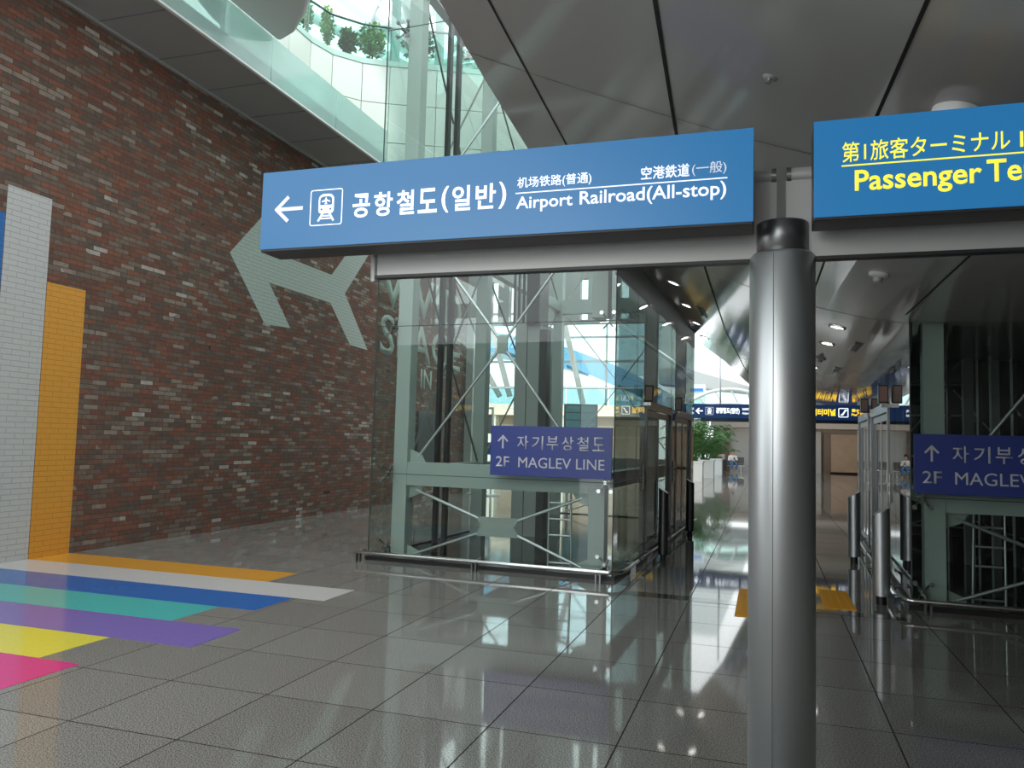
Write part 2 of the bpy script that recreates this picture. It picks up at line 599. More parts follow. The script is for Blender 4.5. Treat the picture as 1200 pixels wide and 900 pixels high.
# aeroplane-shaped arrow: outline in (y, z) of the wall
arrow = [(10.78, 4.58), (11.82, 3.53), (12.61, 3.57), (11.89, 4.29), (13.98, 4.29), (14.84, 3.53), (15.62, 3.51), (14.54, 4.59),
         (15.51, 5.66), (14.76, 5.66), (13.98, 4.87), (11.89, 4.87), (12.61, 5.62), (11.82, 5.64)]
b = MB()
b.prism([(WX + 0.001, y, z) for y, z in arrow], (0.004, 0, 0))
tag(b.build('painted_arrow', PALE), 'pale aeroplane-shaped arrow painted on the brick wall behind the blue sign', 'painted arrow')
WB = Matrix(((0, -1, 0, WX), (1, 0, 0, 0), (0, 0, 1, 0), (0, 0, 0, 1)))
for body, y0, y1, z0, z1, lab in [('VIVID', 16.1, 21.2, 4.64, 5.72, 'pale wall word VIVID painted on brick, topmost of three'),
                                  ('SPACE', 16.2, 21.2, 3.50, 4.46, 'pale wall word SPACE painted on brick, in the middle'),
                                  ('IN', 18.5, 19.2, 2.86, 3.36, 'small pale wall word IN painted on brick under the word SPACE')]:
    tag(text_part('wall_lettering', body, y0, y1, z0, z1, 0.0, PALE, None, 0.012, 0.004, WB), lab, 'wall lettering', 'words on the brick wall')

# dark board on the brick and a white framed stand beside it
b = MB()
b.box((WX + 0.001, 18.35, 0.75), (WX + 0.06, 19.75, 2.25))
tag(b.build('notice_board', DGREY, None, 0.01), 'dark grey notice board on the brick wall under the word IN', 'notice board')
t = thing('information_stand', 'white framed information stand with blue panel by the far end of the brick wall', 'stand', (-7.7, 21.3, 0), -0.5)
fb = MB()
for x in (-0.32, 0.32):
    fb.box((x - 0.025, -0.025, 0), (x + 0.025, 0.025, 2.5))
fb.box((-0.32, -0.025, 2.45), (0.32, 0.025, 2.5))
fb.box((-0.45, -0.25, 0), (0.45, 0.25, 0.04))
fb.build('frame', WHITE, t)
MB().box((-0.29, -0.015, 1.15), (0.29, 0.015, 1.5)).build('blue_panel', mat('blue_panel', (0.06, 0.2, 0.6), 0.4), t)
MB().box((-0.29, -0.015, 1.75), (0.29, 0.015, 2.3)).build('header_panel', LGREY, t)

# ------------------------------------------------------------------ cove ceiling over the walkway
PX = [-2.3, -1.85, -1.44, -0.86, -0.33, 0.23, 0.8, 1.4, 2.0, 9.0]
PZ = [4.3, 4.1, 3.91, 3.66, 3.44, 3.23, 3.05, 2.93, 2.90, 2.90]


def cz(x):
    """smoothed height of the ceiling at x"""
    def lin(q):
        for i in range(len(PX) - 1):
            if q <= PX[i + 1]:
                t_ = (q - PX[i]) / (PX[i + 1] - PX[i])
                return PZ[i] + t_ * (PZ[i + 1] - PZ[i])
        return PZ[-1]
    return sum(lin(x + d) for d in (-0.3, -0.15, 0, 0.15, 0.3)) / 5


XL = [(-6, -1.6), (2, -1.68), (3.9, -1.76), (5.04, -1.89), (6.63, -2.03), (8.9, -2.12), (9.12, -2.12), (9.16, -1.72), (16.7, -1.55), (17.2, -1.66),
      (18.6, -1.38), (20.5, -1.0), (23, -0.78), (25.6, -0.52), (28, -0.3), (31, 0.1)]


def xl(y):
    for i in range(len(XL) - 1):
        if y <= XL[i + 1][0]:
            t_ = (y - XL[i][0]) / (XL[i + 1][0] - XL[i][0])
            return XL[i][1] + t_ * (XL[i + 1][1] - XL[i][1])
    return XL[-1][1]


ys = sorted(set([p[0] for p in XL] + [i * 1.0 for i in range(-6, 31)]))
NU = 44
b = MB()
verts, fcs = [], []
for y in ys:
    x0 = xl(y)
    for k in range(NU + 1):
        u = k / NU
        x = x0 + (9.0 - x0) * (u * 0.25 + 0.75 * u ** 2.2)
        verts.append((x, y, cz(x)))
nb = len(verts)
verts += [(x, y, z + 0.35) for x, y, z in verts]
S = NU + 1
for i in range(len(ys) - 1):
    for k in range(NU):
        a = i * S + k
        fcs.append((a, a + 1, a + S + 1, a + S))
        fcs.append((nb + a, nb + a + S, nb + a + S + 1, nb + a + 1))
    a = i * S
    fcs.append((a, a + S, nb + a + S, nb + a))
    a = i * S + NU
    fcs.append((a, nb + a, nb + a + S, a + S))
for k in range(NU):
    fcs.append((k, nb + k, nb + k + 1, k + 1))
    a = (len(ys) - 1) * S + k
    fcs.append((a, a + 1, nb + a + 1, nb + a))
b.add(verts, fcs, 0, False)


def seam(pts, w, mi=1):
    v, f = [], []
    for i, (x, y) in enumerate(pts):
        q = pts[min(i + 1, len(pts) - 1)]
        p = pts[max(i - 1, 0)]
        dx, dy = q[0] - p[0], q[1] - p[1]
        L = math.hypot(dx, dy)
        nx, ny = -dy / L * w, dx / L * w
        for s in (-1, 1):
            v.append((x + s * nx, y + s * ny, cz(x + s * nx) - 0.004))
        if i:
            f.append((2 * i - 2, 2 * i - 1, 2 * i + 1, 2 * i))
    b.add(v, f, mi)


def resample(pts, step=0.35):
    out = []
    for (xa, ya), (xb, yb) in zip(pts, pts[1:]):
        n = max(1, int(math.hypot(xb - xa, yb - ya) / step))
        out += [(xa + (xb - xa) * i / n, ya + (yb - ya) * i / n) for i in range(n)]
    return out + [pts[-1]]


seam(resample([(-1.30, 1.5), (-1.39, 3.73), (-1.52, 5.94), (-1.56, 8.9)]), 0.007)
seam(resample([(-0.40, 1.0), (-0.46, 3.24), (-0.54, 4.84), (-0.66, 8.73), (-0.68, 13.95), (-0.52, 20), (-0.2, 27)]), 0.010)
seam(resample([(0.55, 1.0), (0.52, 2.89), (0.485, 3.89), (0.45, 8), (0.45, 14), (0.5, 28)]), 0.008)
seam(resample([(1.36, 2), (1.335, 5.68), (1.33, 8.6)]), 0.008)
seam(resample([(-1.86, 4.57), (3.5, 4.57)], 0.1), 0.004, 2)
seam(resample([(-1.5, 11.2), (1.2, 11.2)], 0.1), 0.003, 2)
struct(b.build('ceiling', [PANEL, JOINT, mat('fine_joint', (0.10, 0.10, 0.098), 0.6)]))

# ------------------------------------------------------------------ left soffit, glass fascia, upper slab and curved parapet
b = MB()
b.box((WX - 0.3, -4, 7.0), (-7.32, 13.9, 7.25))
for y in (5.6, 6.73, 7.85, 8.94, 9.99, 11.07, 12.24, 13.5):
    b.box((WX + 0.02, y - 0.012, 6.996), (-7.34, y + 0.012, 7.0), 1)
b.box((WX, -4, 6.97), (WX + 0.05, 13.9, 7.0))
struct(b.build('trim_2', [SOFFIT, SJOINT]), 'grey panelled soffit along the top of the brick wall', 'soffit')
t = thing('balcony_fascia', 'pale green glass fascia along the edge of the grey soffit', 'glass fascia', (-7.3, 0, 7.0))
for y0, y1 in ((-4, 5.2), (5.22, 9.98), (10.0, 11.9), (11.92, 13.85)):
    MB().box((-0.012, y0, 0.0), (0.012, y1, 0.72)).build('glass_panel', FROST, t)
MB().box((-0.02, -4, -0.03), (0.03, 13.85, 0.0)).build('edge_trim', WHITE, t)

hole = [(-7.28, 10.15), (-6.85, 9.95), (-6.40, 9.55), (-6.0, 9.08), (-5.68, 8.45), (-5.48, 7.6), (-5.38, 6.6), (-5.33, 5.0), (-5.33, -4)]
poly = [(-7.28, -4)] + [(x, y) for x, y in hole]
b = MB()
lo = [(x, y, 7.66) for x, y in poly]
b.prism(lo, (0, 0, 0.9))

slab = b.build('trim_3', [mat('slab_underside', (0.62, 0.62, 0.60), 0.5), SJOINT])
bv = slab.modifiers.new('round_edge', 'BEVEL')
bv.width, bv.segments, bv.limit_method, bv.angle_limit = 0.13, 6, 'ANGLE', math.radians(60)
struct(slab, 'grey rounded slab underside above the glass fascia', 'soffit')

par = [(-8.6, 10.6), (-9.0, 11.4), (-9.22, 12.3), (-9.3, 13.3), (-9.3, 14.08), (-9.14, 14.7), (-8.69, 15.23), (-8.16, 15.54), (-7.2, 16.0), (-6.0, 16.60),
       (-4.6, 17.0), (-3.2, 17.15), (-1.8, 17.2), (-0.4, 17.1)]


def off(pts, d):
    out = []
    for i, (x, y) in enumerate(pts):
        p, q = pts[max(i - 1, 0)], pts[min(i + 1, len(pts) - 1)]
        dx, dy = q[0] - p[0], q[1] - p[1]
        L = math.hypot(dx, dy)
        out.append((x - dy / L * d, y + dx / L * d))
    return out


def ribbon(pts, z0, z1, th, mi=0, bld=None, smooth=True):
    bld = bld or MB()
    o_ = off(pts, th)
    v, f = [], []
    for (x, y), (p, q) in zip(pts, o_):
        v += [(x, y, z0), (x, y, z1), (p, q, z1), (p, q, z0)]
    for i in range(len(pts) - 1):
        for k in range(4):
            a, c = i * 4 + k, i * 4 + (k + 1) % 4
            f.append((a, a + 4, c + 4, c))
    f += [(0, 1, 2, 3), tuple(len(v) - 4 + k for k in (3, 2, 1, 0))]
    return bld.add(v, f, mi)


t = thing('curved_parapet', 'white curved balcony parapet with glass rail above the brick wall', 'parapet')
b = MB()
for i in range(0, len(par) - 1):
    for z0, z1 in ((6.9, 8.2), (8.215, 9.1), (9.115, 9.98)):
        (xa, ya), (xb, yb) = par[i], par[i + 1]
        L = math.hypot(xb - xa, yb - ya)
        e = 0.006 / L
        seg = [(xa + (xb - xa) * e, ya + (yb - ya) * e), (xb - (xb - xa) * e, yb - (yb - ya) * e)]
        ribbon(seg, z0, z1, 0.08, 0, b)
ribbon(off(par, 0.09), 6.9, 9.97, 0.06, 1, b)
b.build('cladding', [PARA, SJOINT], t)
ribbon(off(par, -0.02), 9.98, 10.10, 0.25).build('coping', mat('green_coping', (0.30, 0.45, 0.40), 0.3), t)
ribbon(off(par, 0.1), 10.10, 10.92, 0.012).build('rail_glass', GLASS2, t)
rb = MB()
rb.tube([(x, y, 10.94) for x, y in off(par, 0.1)], 0.028, 8)
for x, y in off(par, 0.1)[1::3]:
    rb.tube([(x, y, 10.1), (x, y, 10.92)], 0.016, 6)
rb.build('handrail', mat('green_grey_rail', (0.10, 0.16, 0.15), 0.3, 0.6), t)


def leaf_cloud(bld, c, rx, ry, rz, n, size, rng):
    for _ in range(n):
        th, ph, rr = rng.random() * 2 * PI, math.acos(2 * rng.random() - 1), rng.random() ** 0.4
        p = Vector((c[0] + rx * rr * math.sin(ph) * math.cos(th), c[1] + ry * rr * math.sin(ph) * math.sin(th), c[2] + rz * rr * math.cos(ph)))
        d = Vector((rng.gauss(0, 1), rng.gauss(0, 1), rng.gauss(0.3, 0.7))).normalized()
        s = d.cross(Vector((rng.gauss(0, 1), rng.gauss(0, 1), rng.gauss(0, 1)))).normalized()
        L = size * (0.7 + 0.6 * rng.random())
        w = L * 0.28
        bend = s.cross(d) * (L * 0.12)
        bld.add([p, p + d * L * 0.5 + s * w + bend, p + d * L, p + d * L * 0.5 - s * w + bend], [(0, 1, 2, 3)], 0)


rng = random.Random(3)
up = off(par, 0.55)
plants = [(3.6, 0.18, 0.55, 'leafy pale green shrub at the near end of the upper planting, beside the grey slab', LEAFL, 'bush'),
          (4.45, 0.13, 1.0, 'tall narrow light green column shrub, left of the upright pair', LEAFL, 'column'),
          (5.15, 0.13, 0.9, 'tall narrow light green column shrub, right of the upright pair', LEAFL, 'column'),
          (5.7, 0.16, 0.50, 'low green bush behind the curved glass rail, next to the column shrubs', LEAF, 'bush'),
          (6.4, 0.30, 0.75, 'bushy mid green shrub behind the curved glass rail by the lift shaft', LEAFL, 'bush'),
          (7.6, 0.4, 0.9, 'dark green shrub seen through the left side of the lift shaft top', LEAFD, 'bush'),
          (8.7, 0.55, 1.6, 'large dark green shrub seen through the middle of the lift shaft top', LEAFD, 'bush'),
          (9.7, 0.5, 1.1, 'dark green shrub seen through the right side of the lift shaft top', LEAFD, 'bush')]
for fi, r, h, lab, mt, kind in plants:
    i0 = int(fi)
    f_ = fi - i0
    x, y = up[i0][0] * (1 - f_) + up[i0 + 1][0] * f_, up[i0][1] * (1 - f_) + up[i0 + 1][1] * f_
    t = thing('planted_shrub', lab, 'shrub', (x, y, 10.1), 0, 'shrubs above the curved parapet')
    lb = MB()
    n = 420 if kind == 'column' else int(300 + 900 * r)
    leaf_cloud(lb, (0, 0, h * 0.55 + 0.28), r, r, h * 0.55, n, 0.10 if kind == 'column' else 0.13, rng)
    lb.build('foliage', mt, t)
    MB().tube([(0, 0, 0), (0.02, 0, h * 0.4), (0, 0.02, h * 0.8 + 0.28)], 0.02, 6).build('stem', SOIL, t)
b = MB()
ribbon(off(par, 0.24), 9.6, 10.11, 0.8, 0, b)
struct(b.build('trim_11', SOIL), 'planting bed behind the curved parapet', 'planting bed')

# white roof trusses under the skylight
t = thing('roof_truss', 'white tubular roof trusses under the bright skylight', 'roof truss', (0, 0, 0))
for k, (p, q, r) in enumerate([((-21, 32, 24), (-14.5, 33, 18.5), 0.34), ((-19.5, 32, 20.6), (-10, 32, 21.8), 0.16), ((-18.6, 32, 24), (-16.4, 32, 20), 0.09), ((-16.8, 32, 23.5), (-18.4, 32, 20.3), 0.09), ((-18.0, 32.5, 24), (-15.6, 32.5, 20), 0.09), ((-24, 30, 16), (-4, 36, 22.5), 0.2), ((-22, 26, 21), (-10, 40, 17), 0.22), ((-14, 24, 24), (-16.5, 40, 14), 0.30), ((-13, 30, 24), (-6, 32, 13), 0.22),
                               ((-9, 30, 25), (-12, 36, 14), 0.2), ((-20, 34, 14), (-3, 34, 17), 0.25), ((-26, 34, 22), (-14, 36, 15), 0.16),
                               ((-15, 28, 17), (-9, 30, 24), 0.12), ((-12, 28, 17), (-7, 30, 24), 0.12), ((-12, 28, 19.5), (-5, 30, 19.5), 0.12)]):
    MB().tube([p, q], r, 12).build('truss_member', mat('truss_paint', (0.48, 0.56, 0.55), 0.4), t)
t = thing('louvre_roof', 'grey green glazed band of roof framing behind the lift shaft top', 'roof framing', (0, 0, 0))
for x in (-12.5, -10.8, -9.1, -7.4, -5.7, -4.0, -2.3, -0.6):
    MB().box((x - 0.12, 24, 8), (x + 0.12, 24.25, 17)).build('upright', mat('teal_grey_steel', (0.20, 0.30, 0.29), 0.4), t)
for z in (11.5, 14.2):
    MB().box((-13, 24, z - 0.1), (0, 24.2, z + 0.1)).build('crossbar', MATS['teal_grey_steel'], t)

# ------------------------------------------------------------------ sign post with the two hanging signs
t = thing('sign_post', 'brushed steel column holding the two big blue direction signs', 'sign post', (0.06, 3.36, 0))
b = MB()
b.lathe([(0.0, 0), (0.128, 0), (0.128, 2.372), (0.118, 2.384), (0.0, 2.384)], (0, 0, 0), 64)
b.build('column', STEEL, t)
b = MB()
b.box((-0.0362, -0.1245, 0.0), (-0.0338, -0.118, 2.37))
b.build('column_seam', mat('seam_grey', (0.16, 0.17, 0.17), 0.5, 0.6), t)
b = MB()
b.lathe([(0.0, 2.37), (0.103, 2.37), (0.103, 2.508), (0.097, 2.514), (0.0, 2.514)], (0, 0, 0), 64)
b.build('collar', DSTEEL, t)
MB().tube([(0, 0, 0), (0, 0, 0.012)], 0.20, 40).build('base_plate', STEEL, t)
for sgn, x0, x1 in ((-1, -1.86, -0.02), (1, 0.012, 2.35)):
    pb = MB().box((x0, -0.018, 2.365), (x1, 0.018, 2.695))
    pb.build('mounting_plate', GREYP, t, 0.003)
    MB().box((x0, -0.026, 2.355), (x1, 0.026, 2.368)).build('plate_rim', BLACKM, t)
    xi = x1 if sgn < 0 else x0
    xo = x0 if sgn < 0 else x1
    MB().tube([(xi + sgn * 0.005, 0, 2.715), (xo, 0, 2.715)], 0.031, 20).build('top_tube', GREYP, t)
    MB().tube([(xi + sgn * 0.004, 0, 2.715), (xi + sgn * 0.022, 0, 2.715)], 0.034, 20).build('tube_cap', DSTEEL, t)
    MB().tube([(xo, -0.01, 2.34), (xo, -0.01, 2.72)], 0.019, 16).build('end_tube', GREYP, t)

SY = 3.10   # front face of the signs


def sign_case(t, x0, x1):
    b_ = MB().box((x0, SY + 0.006, 2.45), (x1, SY + 0.165, 2.828))
    b_.build('casing', mat('black_sign_case', (0.030, 0.028, 0.027), 0.45), t, 0.004)
    MB().box((x0, SY, 2.462), (x1, SY + 0.006, 2.830)).build('sign_face', BLUEF, t)


def ring_rect(b_, x0, x1, z0, z1, w, r, y, d, n=6):
    """outlined rounded rectangle"""
    def rr(a0, a1, c0, c1, rad):
        out = []
        for cx_, cz_, s in ((a1 - rad, c1 - rad, 0), (a0 + rad, c1 - rad, 1), (a0 + rad, c0 + rad, 2), (a1 - rad, c0 + rad, 3)):
            for k in range(n + 1):
                an = PI / 2 * (s + k / n)
                out.append((cx_ + rad * math.cos(an), cz_ + rad * math.sin(an)))
        return out
    o_, i_ = rr(x0, x1, z0, z1, r), rr(x0 + w, x1 - w, z0 + w, z1 - w, max(r - w, 0.001))
    N = len(o_)
    v = [(x, y - d, z) for x, z in o_] + [(x, y - d, z) for x, z in i_] + [(x, y, z) for x, z in o_] + [(x, y, z) for x, z in i_]
    f = []
    for k in range(N):
        j = (k + 1) % N
        f += [(k, j, N + j, N + k), (k, 2 * N + k, 2 * N + j, j), (N + k, N + j, 3 * N + j, 3 * N + k)]
    b_.add(v, f)


def rrect(x0, x1, z0, z1, r0, r1, y, n=5):
    """filled rounded rectangle outline; r0 lower radius, r1 upper radius"""
    out = []
    for cx_, cz_, s, rad in ((x1 - r1, z1 - r1, 0, r1), (x0 + r1, z1 - r1, 1, r1), (x0 + r0, z0 + r0, 2, r0), (x1 - r0, z0 + r0, 3, r0)):
        for k in range(n + 1):
            an = PI / 2 * (s + k / n)
            out.append((cx_ + rad * math.cos(an), y, cz_ + rad * math.sin(an)))
    return out


def stroke(b_, p, q, w, y, d):
    (x0, z0), (x1, z1) = p, q
    L = math.hypot(x1 - x0, z1 - z0)
    nx, nz = -(z1 - z0) / L * w / 2, (x1 - x0) / L * w / 2
    b_.prism([(x0 + nx, y, z0 + nz), (x1 + nx, y, z1 + nz), (x1 - nx, y, z1 - nz), (x0 - nx, y, z0 - nz)], (0, -d, 0))


def train_symbol(cx_, cz_, s, y, m_white, m_face, parent):
    """front view of a train on rails with an aeroplane in its window; s = frame height"""
    b_ = MB()
    ring_rect(b_, cx_ - s * 0.5, cx_ + s * 0.5, cz_ - s * 0.5, cz_ + s * 0.5, s * 0.022, s * 0.07, y, 0.003)
    fr = b_.build('symbol_frame', m_white, parent)
    b_ = MB()
    body = rrect(cx_ - s * 0.235, cx_ + s * 0.235, cz_ - s * 0.17, cz_ + s * 0.37, s * 0.10, s * 0.15, y)
    b_.prism(body, (0, -0.003, 0))
    for sg in (-1, 1):
        stroke(b_, (cx_ + sg * s * 0.10, cz_ - s * 0.16), (cx_ + sg * s * 0.24, cz_ - s * 0.38), s * 0.05, y, 0.003)
    stroke(b_, (cx_ - s * 0.15, cz_ - s * 0.235), (cx_ + s * 0.15, cz_ - s * 0.235), s * 0.035, y, 0.003)
    stroke(b_, (cx_ - s * 0.19, cz_ - s * 0.31), (cx_ + s * 0.19, cz_ - s * 0.31), s * 0.035, y, 0.003)
    b_.build('train_symbol', m_white, parent)
    b_ = MB()
    b_.prism(rrect(cx_ - s * 0.185, cx_ + s * 0.185, cz_ + s * 0.06, cz_ + s * 0.30, s * 0.03, s * 0.10, y - 0.003), (0, -0.0015, 0))
    for sg in (-1, 1):
        cxx = cx_ + sg * s * 0.14
        b_.prism([(cxx + s * 0.032 * math.cos(a * PI / 6), y - 0.003, cz_ - s * 0.055 + s * 0.032 * math.sin(a * PI / 6)) for a in range(12)], (0, -0.0015, 0))
    b_.build('train_window', m_face, parent)
    b_ = MB()
    yy = y - 0.0045
    b_.prism([(cx_ - s * 0.018, yy, cz_ + s * 0.085), (cx_ + s * 0.018, yy, cz_ + s * 0.085), (cx_ + s * 0.018, yy, cz_ + s * 0.24), (cx_, yy, cz_ + s * 0.28),
              (cx_ - s * 0.018, yy, cz_ + s * 0.24)], (0, -0.001, 0))
    b_.prism([(cx_ - s * 0.13, yy, cz_ + s * 0.14), (cx_, yy, cz_ + s * 0.165), (cx_ + s * 0.13, yy, cz_ + s * 0.14), (cx_ + s * 0.13, yy, cz_ + s * 0.165),
              (cx_, yy, cz_ + s * 0.225), (cx_ - s * 0.13, yy, cz_ + s * 0.165)], (0, -0.001, 0))
    b_.prism([(cx_ - s * 0.05, yy, cz_ + s * 0.085), (cx_ + s * 0.05, yy, cz_ + s * 0.085), (cx_, yy, cz_ + s * 0.13)], (0, -0.001, 0))
    b_.build('aeroplane_symbol', m_white, parent)


t = thing('direction_sign', 'wide blue sign reading Airport Railroad with a left arrow and train symbol', 'sign', (0, 0, 0), 0, 'overhead direction signs')
sign_case(t, -2.275, -0.05)
b = MB()
stroke(b, (-2.19, 2.6465), (-2.05, 2.6465), 0.017, SY, 0.003)
for sg in (-1, 1):
    stroke(b, (-2.196, 2.6465 - sg * 0.004), (-2.128, 2.6465 + sg * 0.058), 0.017, SY, 0.003)
b.build('arrow_symbol', WLETD, t)
train_symbol(-1.9265, 2.6415, 0.168, SY, WLET, BLUEF, t)
text_row('korean_lettering', [('공', -1.789, -1.702), ('항', -1.681, -1.589), ('철', -1.569, -1.483), ('도', -1.464, -1.374), ('(', -1.352, -1.319), ('일', -1.302, -1.218), ('반', -1.193, -1.102), (')', -1.088, -1.055)], 2.582, 2.692, SY, WLET, t, 0.017, 0.003)
text_part('chinese_lettering', '机场铁路(普通)', -1.006, -0.687, 2.654, 2.707, SY, WLET, t, 0.0, 0.003)
text_part('japanese_lettering', '空港鉄道', -0.483, -0.292, 2.656, 2.709, SY, WLET, t, 0.007, 0.003)
text_part('bracketed_japanese_lettering', '(一般)', -0.282, -0.151, 2.656, 2.709, SY, WLETD, t, 0.0, 0.003)
text_part('english_lettering', 'Airport', -1.009, -0.765, 2.555, 2.624, SY, WLET, t, 0.010, 0.003)
text_part('english_lettering', 'Railroad(All-stop)', -0.734, -0.151, 2.555, 2.628, SY, WLET, t, 0.010, 0.003)
MB().box((-1.013, SY - 0.003, 2.6372), (-0.147, SY, 2.6412)).build('divider_line', WLET, t)

t = thing('direction_sign', 'blue sign with yellow Passenger Terminal lettering, cut off by the right picture edge', 'sign', (0, 0, 0), 0, 'overhead direction signs')
sign_case(t, 0.168, 2.39)
text_part('japanese_lettering', '第1旅客ターミナル', 0.267, 0.814, 2.664, 2.740, SY, YLET, t, 0.0, 0.003)
text_part('chinese_lettering', '1号航站楼', 0.845, 1.22, 2.664, 2.740, SY, YLET, t, 0.0, 0.003)
text_part('english_lettering', 'Passenger', 0.310, 0.725, 2.528, 2.630, SY, YLET, t, 0.014, 0.003)
text_part('english_lettering', 'Terminal', 0.741, 1.10, 2.552, 2.633, SY, YLET, t, 0.014, 0.003)
text_part('english_lettering', '1', 1.16, 1.19, 2.552, 2.630, SY, YLET, t, 0.014, 0.003)
MB().box((0.265, SY - 0.003, 2.6480), (1.24, SY, 2.6525)).build('divider_line', YLET, t)

# ------------------------------------------------------------------ glass lift shafts


def rod(b_, p, q, r=0.016):
    b_.tube([p, q], r, 8)


def spider(b_, c, outward):
    """four armed glass fitting at c in front of a column; outward = local -y distance to the glass"""
    x, y, z = c
    b_.tube([(x, y, z), (x, y - outward, z)], 0.022, 10)
    for sx in (-1, 1):
        for sz in (-1, 1):
            b_.tube([(x, y - outward * 0.55, z), (x + sx * 0.055, y - outward * 0.7, z + sz * 0.075), (x + sx * 0.075, y - outward, z + sz * 0.10)], 0.011, 8)
            b_.tube([(x + sx * 0.075, y - outward + 0.012, z + sz * 0.10), (x + sx * 0.075, y - outward - 0.012, z + sz * 0.10)], 0.024, 12)


def lift_shaft(loc, rz, m, H, label, band, W=3.22, D=7.5):
    """m = -1: the shaft lies to the left of its front inner corner, +1: to the right"""
    t = thing('lift_shaft', label, 'glass lift shaft', loc, rz, 'glass lift shafts')

    def P(u, v, z):
        return (m * u, v, z)

    def bx(b_, u0, v0, z0, u1, v1, z1, mi=0):
        return b_.box(P(u0, v0, z0), P(u1, v1, z1), mi)
    tiers = [z for z in (0.0, 1.12, 4.5, 7.9, 11.3) if z < H]
    joints = [z for z in (0.05, 1.12, 3.04, 5.1, 7.1, 9.2) if z < H]
    jt = joints + [H]
    # columns
    for u in (0.24, W - 0.34):
        for v in (0.25, D / 2 if u < 1 else 2.9, D - 0.25):
            if v == 2.9 and H < 5:
                continue
            # the front inner post of the tall shaft is interrupted between the two beams
            for z0, z1 in (((0, 1.27), (3.10, H)) if H > 5 and u < 1 and v < 1 else ((0, H),)):
                cb = MB()
                bx(cb, u - 0.10, v - 0.10, z0, u + 0.10, v + 0.10, z1)
                cb.build('column', FRAME, t, 0.006)
    # beams
    for z in tiers[1:]:
        for v in (0.25, D - 0.25):
            bb = MB()
            bx(bb, 0.34, v - 0.09, z - 0.15, W - 0.44, v + 0.09, z + 0.15)
            bb.build('cross_beam', FRAME, t)
        for u in (0.24, W - 0.34):
            bb = MB()
            bx(bb, u - 0.07, 0.35, z - 0.10, u + 0.07, D - 0.35, z + 0.10)
            bb.build('side_beam', FRAME, t)
    # bracing rods with a gusset plate in the middle of each front and back bay
    zs = [0.0] + tiers[1:] + ([H] if H < 4.5 else [])
    for v, thin in ((0.25, 0), (D - 0.25, 1)):
        for i in range(len(zs) - 1):
            z0, z1 = zs[i] + (0.15 if i else 0.02), zs[i + 1] - 0.15
            if H < 5 and i == 1:
                z1 = 4.35
            zm, um = (z0 + z1) / 2, W / 2 - 0.08
            g = MB()
            hw, hz = (0.30, 0.12) if i == 0 else (0.07, 0.12)
            if i == 0:
                poly = [(um - hw, zm - hz), (um - hw * 0.55, zm - hz * 1.0), (um + hw * 0.55, zm - hz * 1.0), (um + hw, zm - hz), (um + hw * 0.72, zm), (um + hw, zm + hz),
                        (um - hw, zm + hz), (um - hw * 0.72, zm)]
            else:
                poly = [(um - hw, zm - hz), (um + hw, zm - hz), (um + hw, zm + hz), (um - hw, zm + hz)]
            if zm + hz < H:
                g.prism([P(u, v - 0.012, z) for u, z in poly], (0, 0.024, 0))
                if not thin:
                    g.build('gusset_plate', FRAME, t)
            for su in (-1, 1):
                for sz in (-1, 1):
                    r = MB()
                    ue = 0.44 if su < 0 else W - 0.54
                    a = (um + su * hw * 0.9, zm + sz * hz * 0.8)
                    c = (ue, z0 + 0.06 if sz < 0 else z1 - 0.06)
                    if c[1] > H - 0.02:
                        k = (H - 0.02 - a[1]) / (c[1] - a[1])
                        if k <= 0:
                            continue
                        c = (a[0] + (c[0] - a[0]) * k, H - 0.02)
                    rod(r, P(a[0], v, a[1]), P(c[0], v, c[1]), 0.012 if thin else 0.019)
                    r.build('bracing_rod', STEEL if not thin else FRAME, t)
            if not thin:
                for ue, sg in ((0.34, 1), (W - 0.44, -1)):
                    for zz, sz in ((z0, 1), (z1, -1)):
                        if max(zz, zz + sz * 0.2) < H:
                            g2 = MB()
                            g2.prism([P(ue, v - 0.012, zz), P(ue + sg * 0.22, v - 0.012, zz), P(ue + sg * 0.16, v - 0.012, zz + sz * 0.10), P(ue, v - 0.012, zz + sz * 0.17)], (0, 0.024, 0))
                            g2.build('corner_gusset', FRAME, t)
    # crossed rods on the outer side of the tall shaft
    if H > 5:
        ue = W - 0.34
        for i in range(len(tiers) - 1):
            z0, z1 = tiers[i] + (0.12 if i else 0.05), tiers[i + 1] - 0.12
            if i == 0:
                continue
            for va, vb in ((0.36, 2.79), (3.01, D - 0.36)):
                vm, zm = (va + vb) / 2, (z0 + z1) / 2
                for v_, z_ in ((va, z0), (va, z1), (vb, z0), (vb, z1)):
                    r = MB()
                    rod(r, P(ue, vm, zm), P(ue, v_, z_), 0.016)
                    r.build('side_bracing_rod', MATS.get('rod_grey') or mat('rod_grey', (0.13, 0.145, 0.14), 0.4), t)
                g = MB()
                g.box(P(ue - 0.012, vm - 0.12, zm - 0.16), P(ue + 0.012, vm + 0.12, zm + 0.16))
                g.build('side_gusset', FRAME, t)
    # glass: one mesh for each face
    fg, bk, gi, go = MB(), MB(), MB(), MB()
    jb = MB()
    for z0, z1 in zip(jt, jt[1:]):
        bx(fg, 0.0, 0.0, z0 + 0.004, W, 0.012, z1 - 0.004)
        bx(bk, 0.0, D - 0.012, z0 + 0.004, W, D, z1 - 0.004)
        bx(go, W - 0.012, 0.012, z0 + 0.004, W, D, z1 - 0.004)
        if z0 > 0.06:
            bx(jb, 0.0, -0.001, z0 - 0.004, W, 0.010, z0 + 0.004)
    bx(jb, -0.004, -0.004, 0.05, 0.008, 0.010, H)
    bx(jb, W - 0.008, -0.004, 0.05, W + 0.004, 0.010, H)
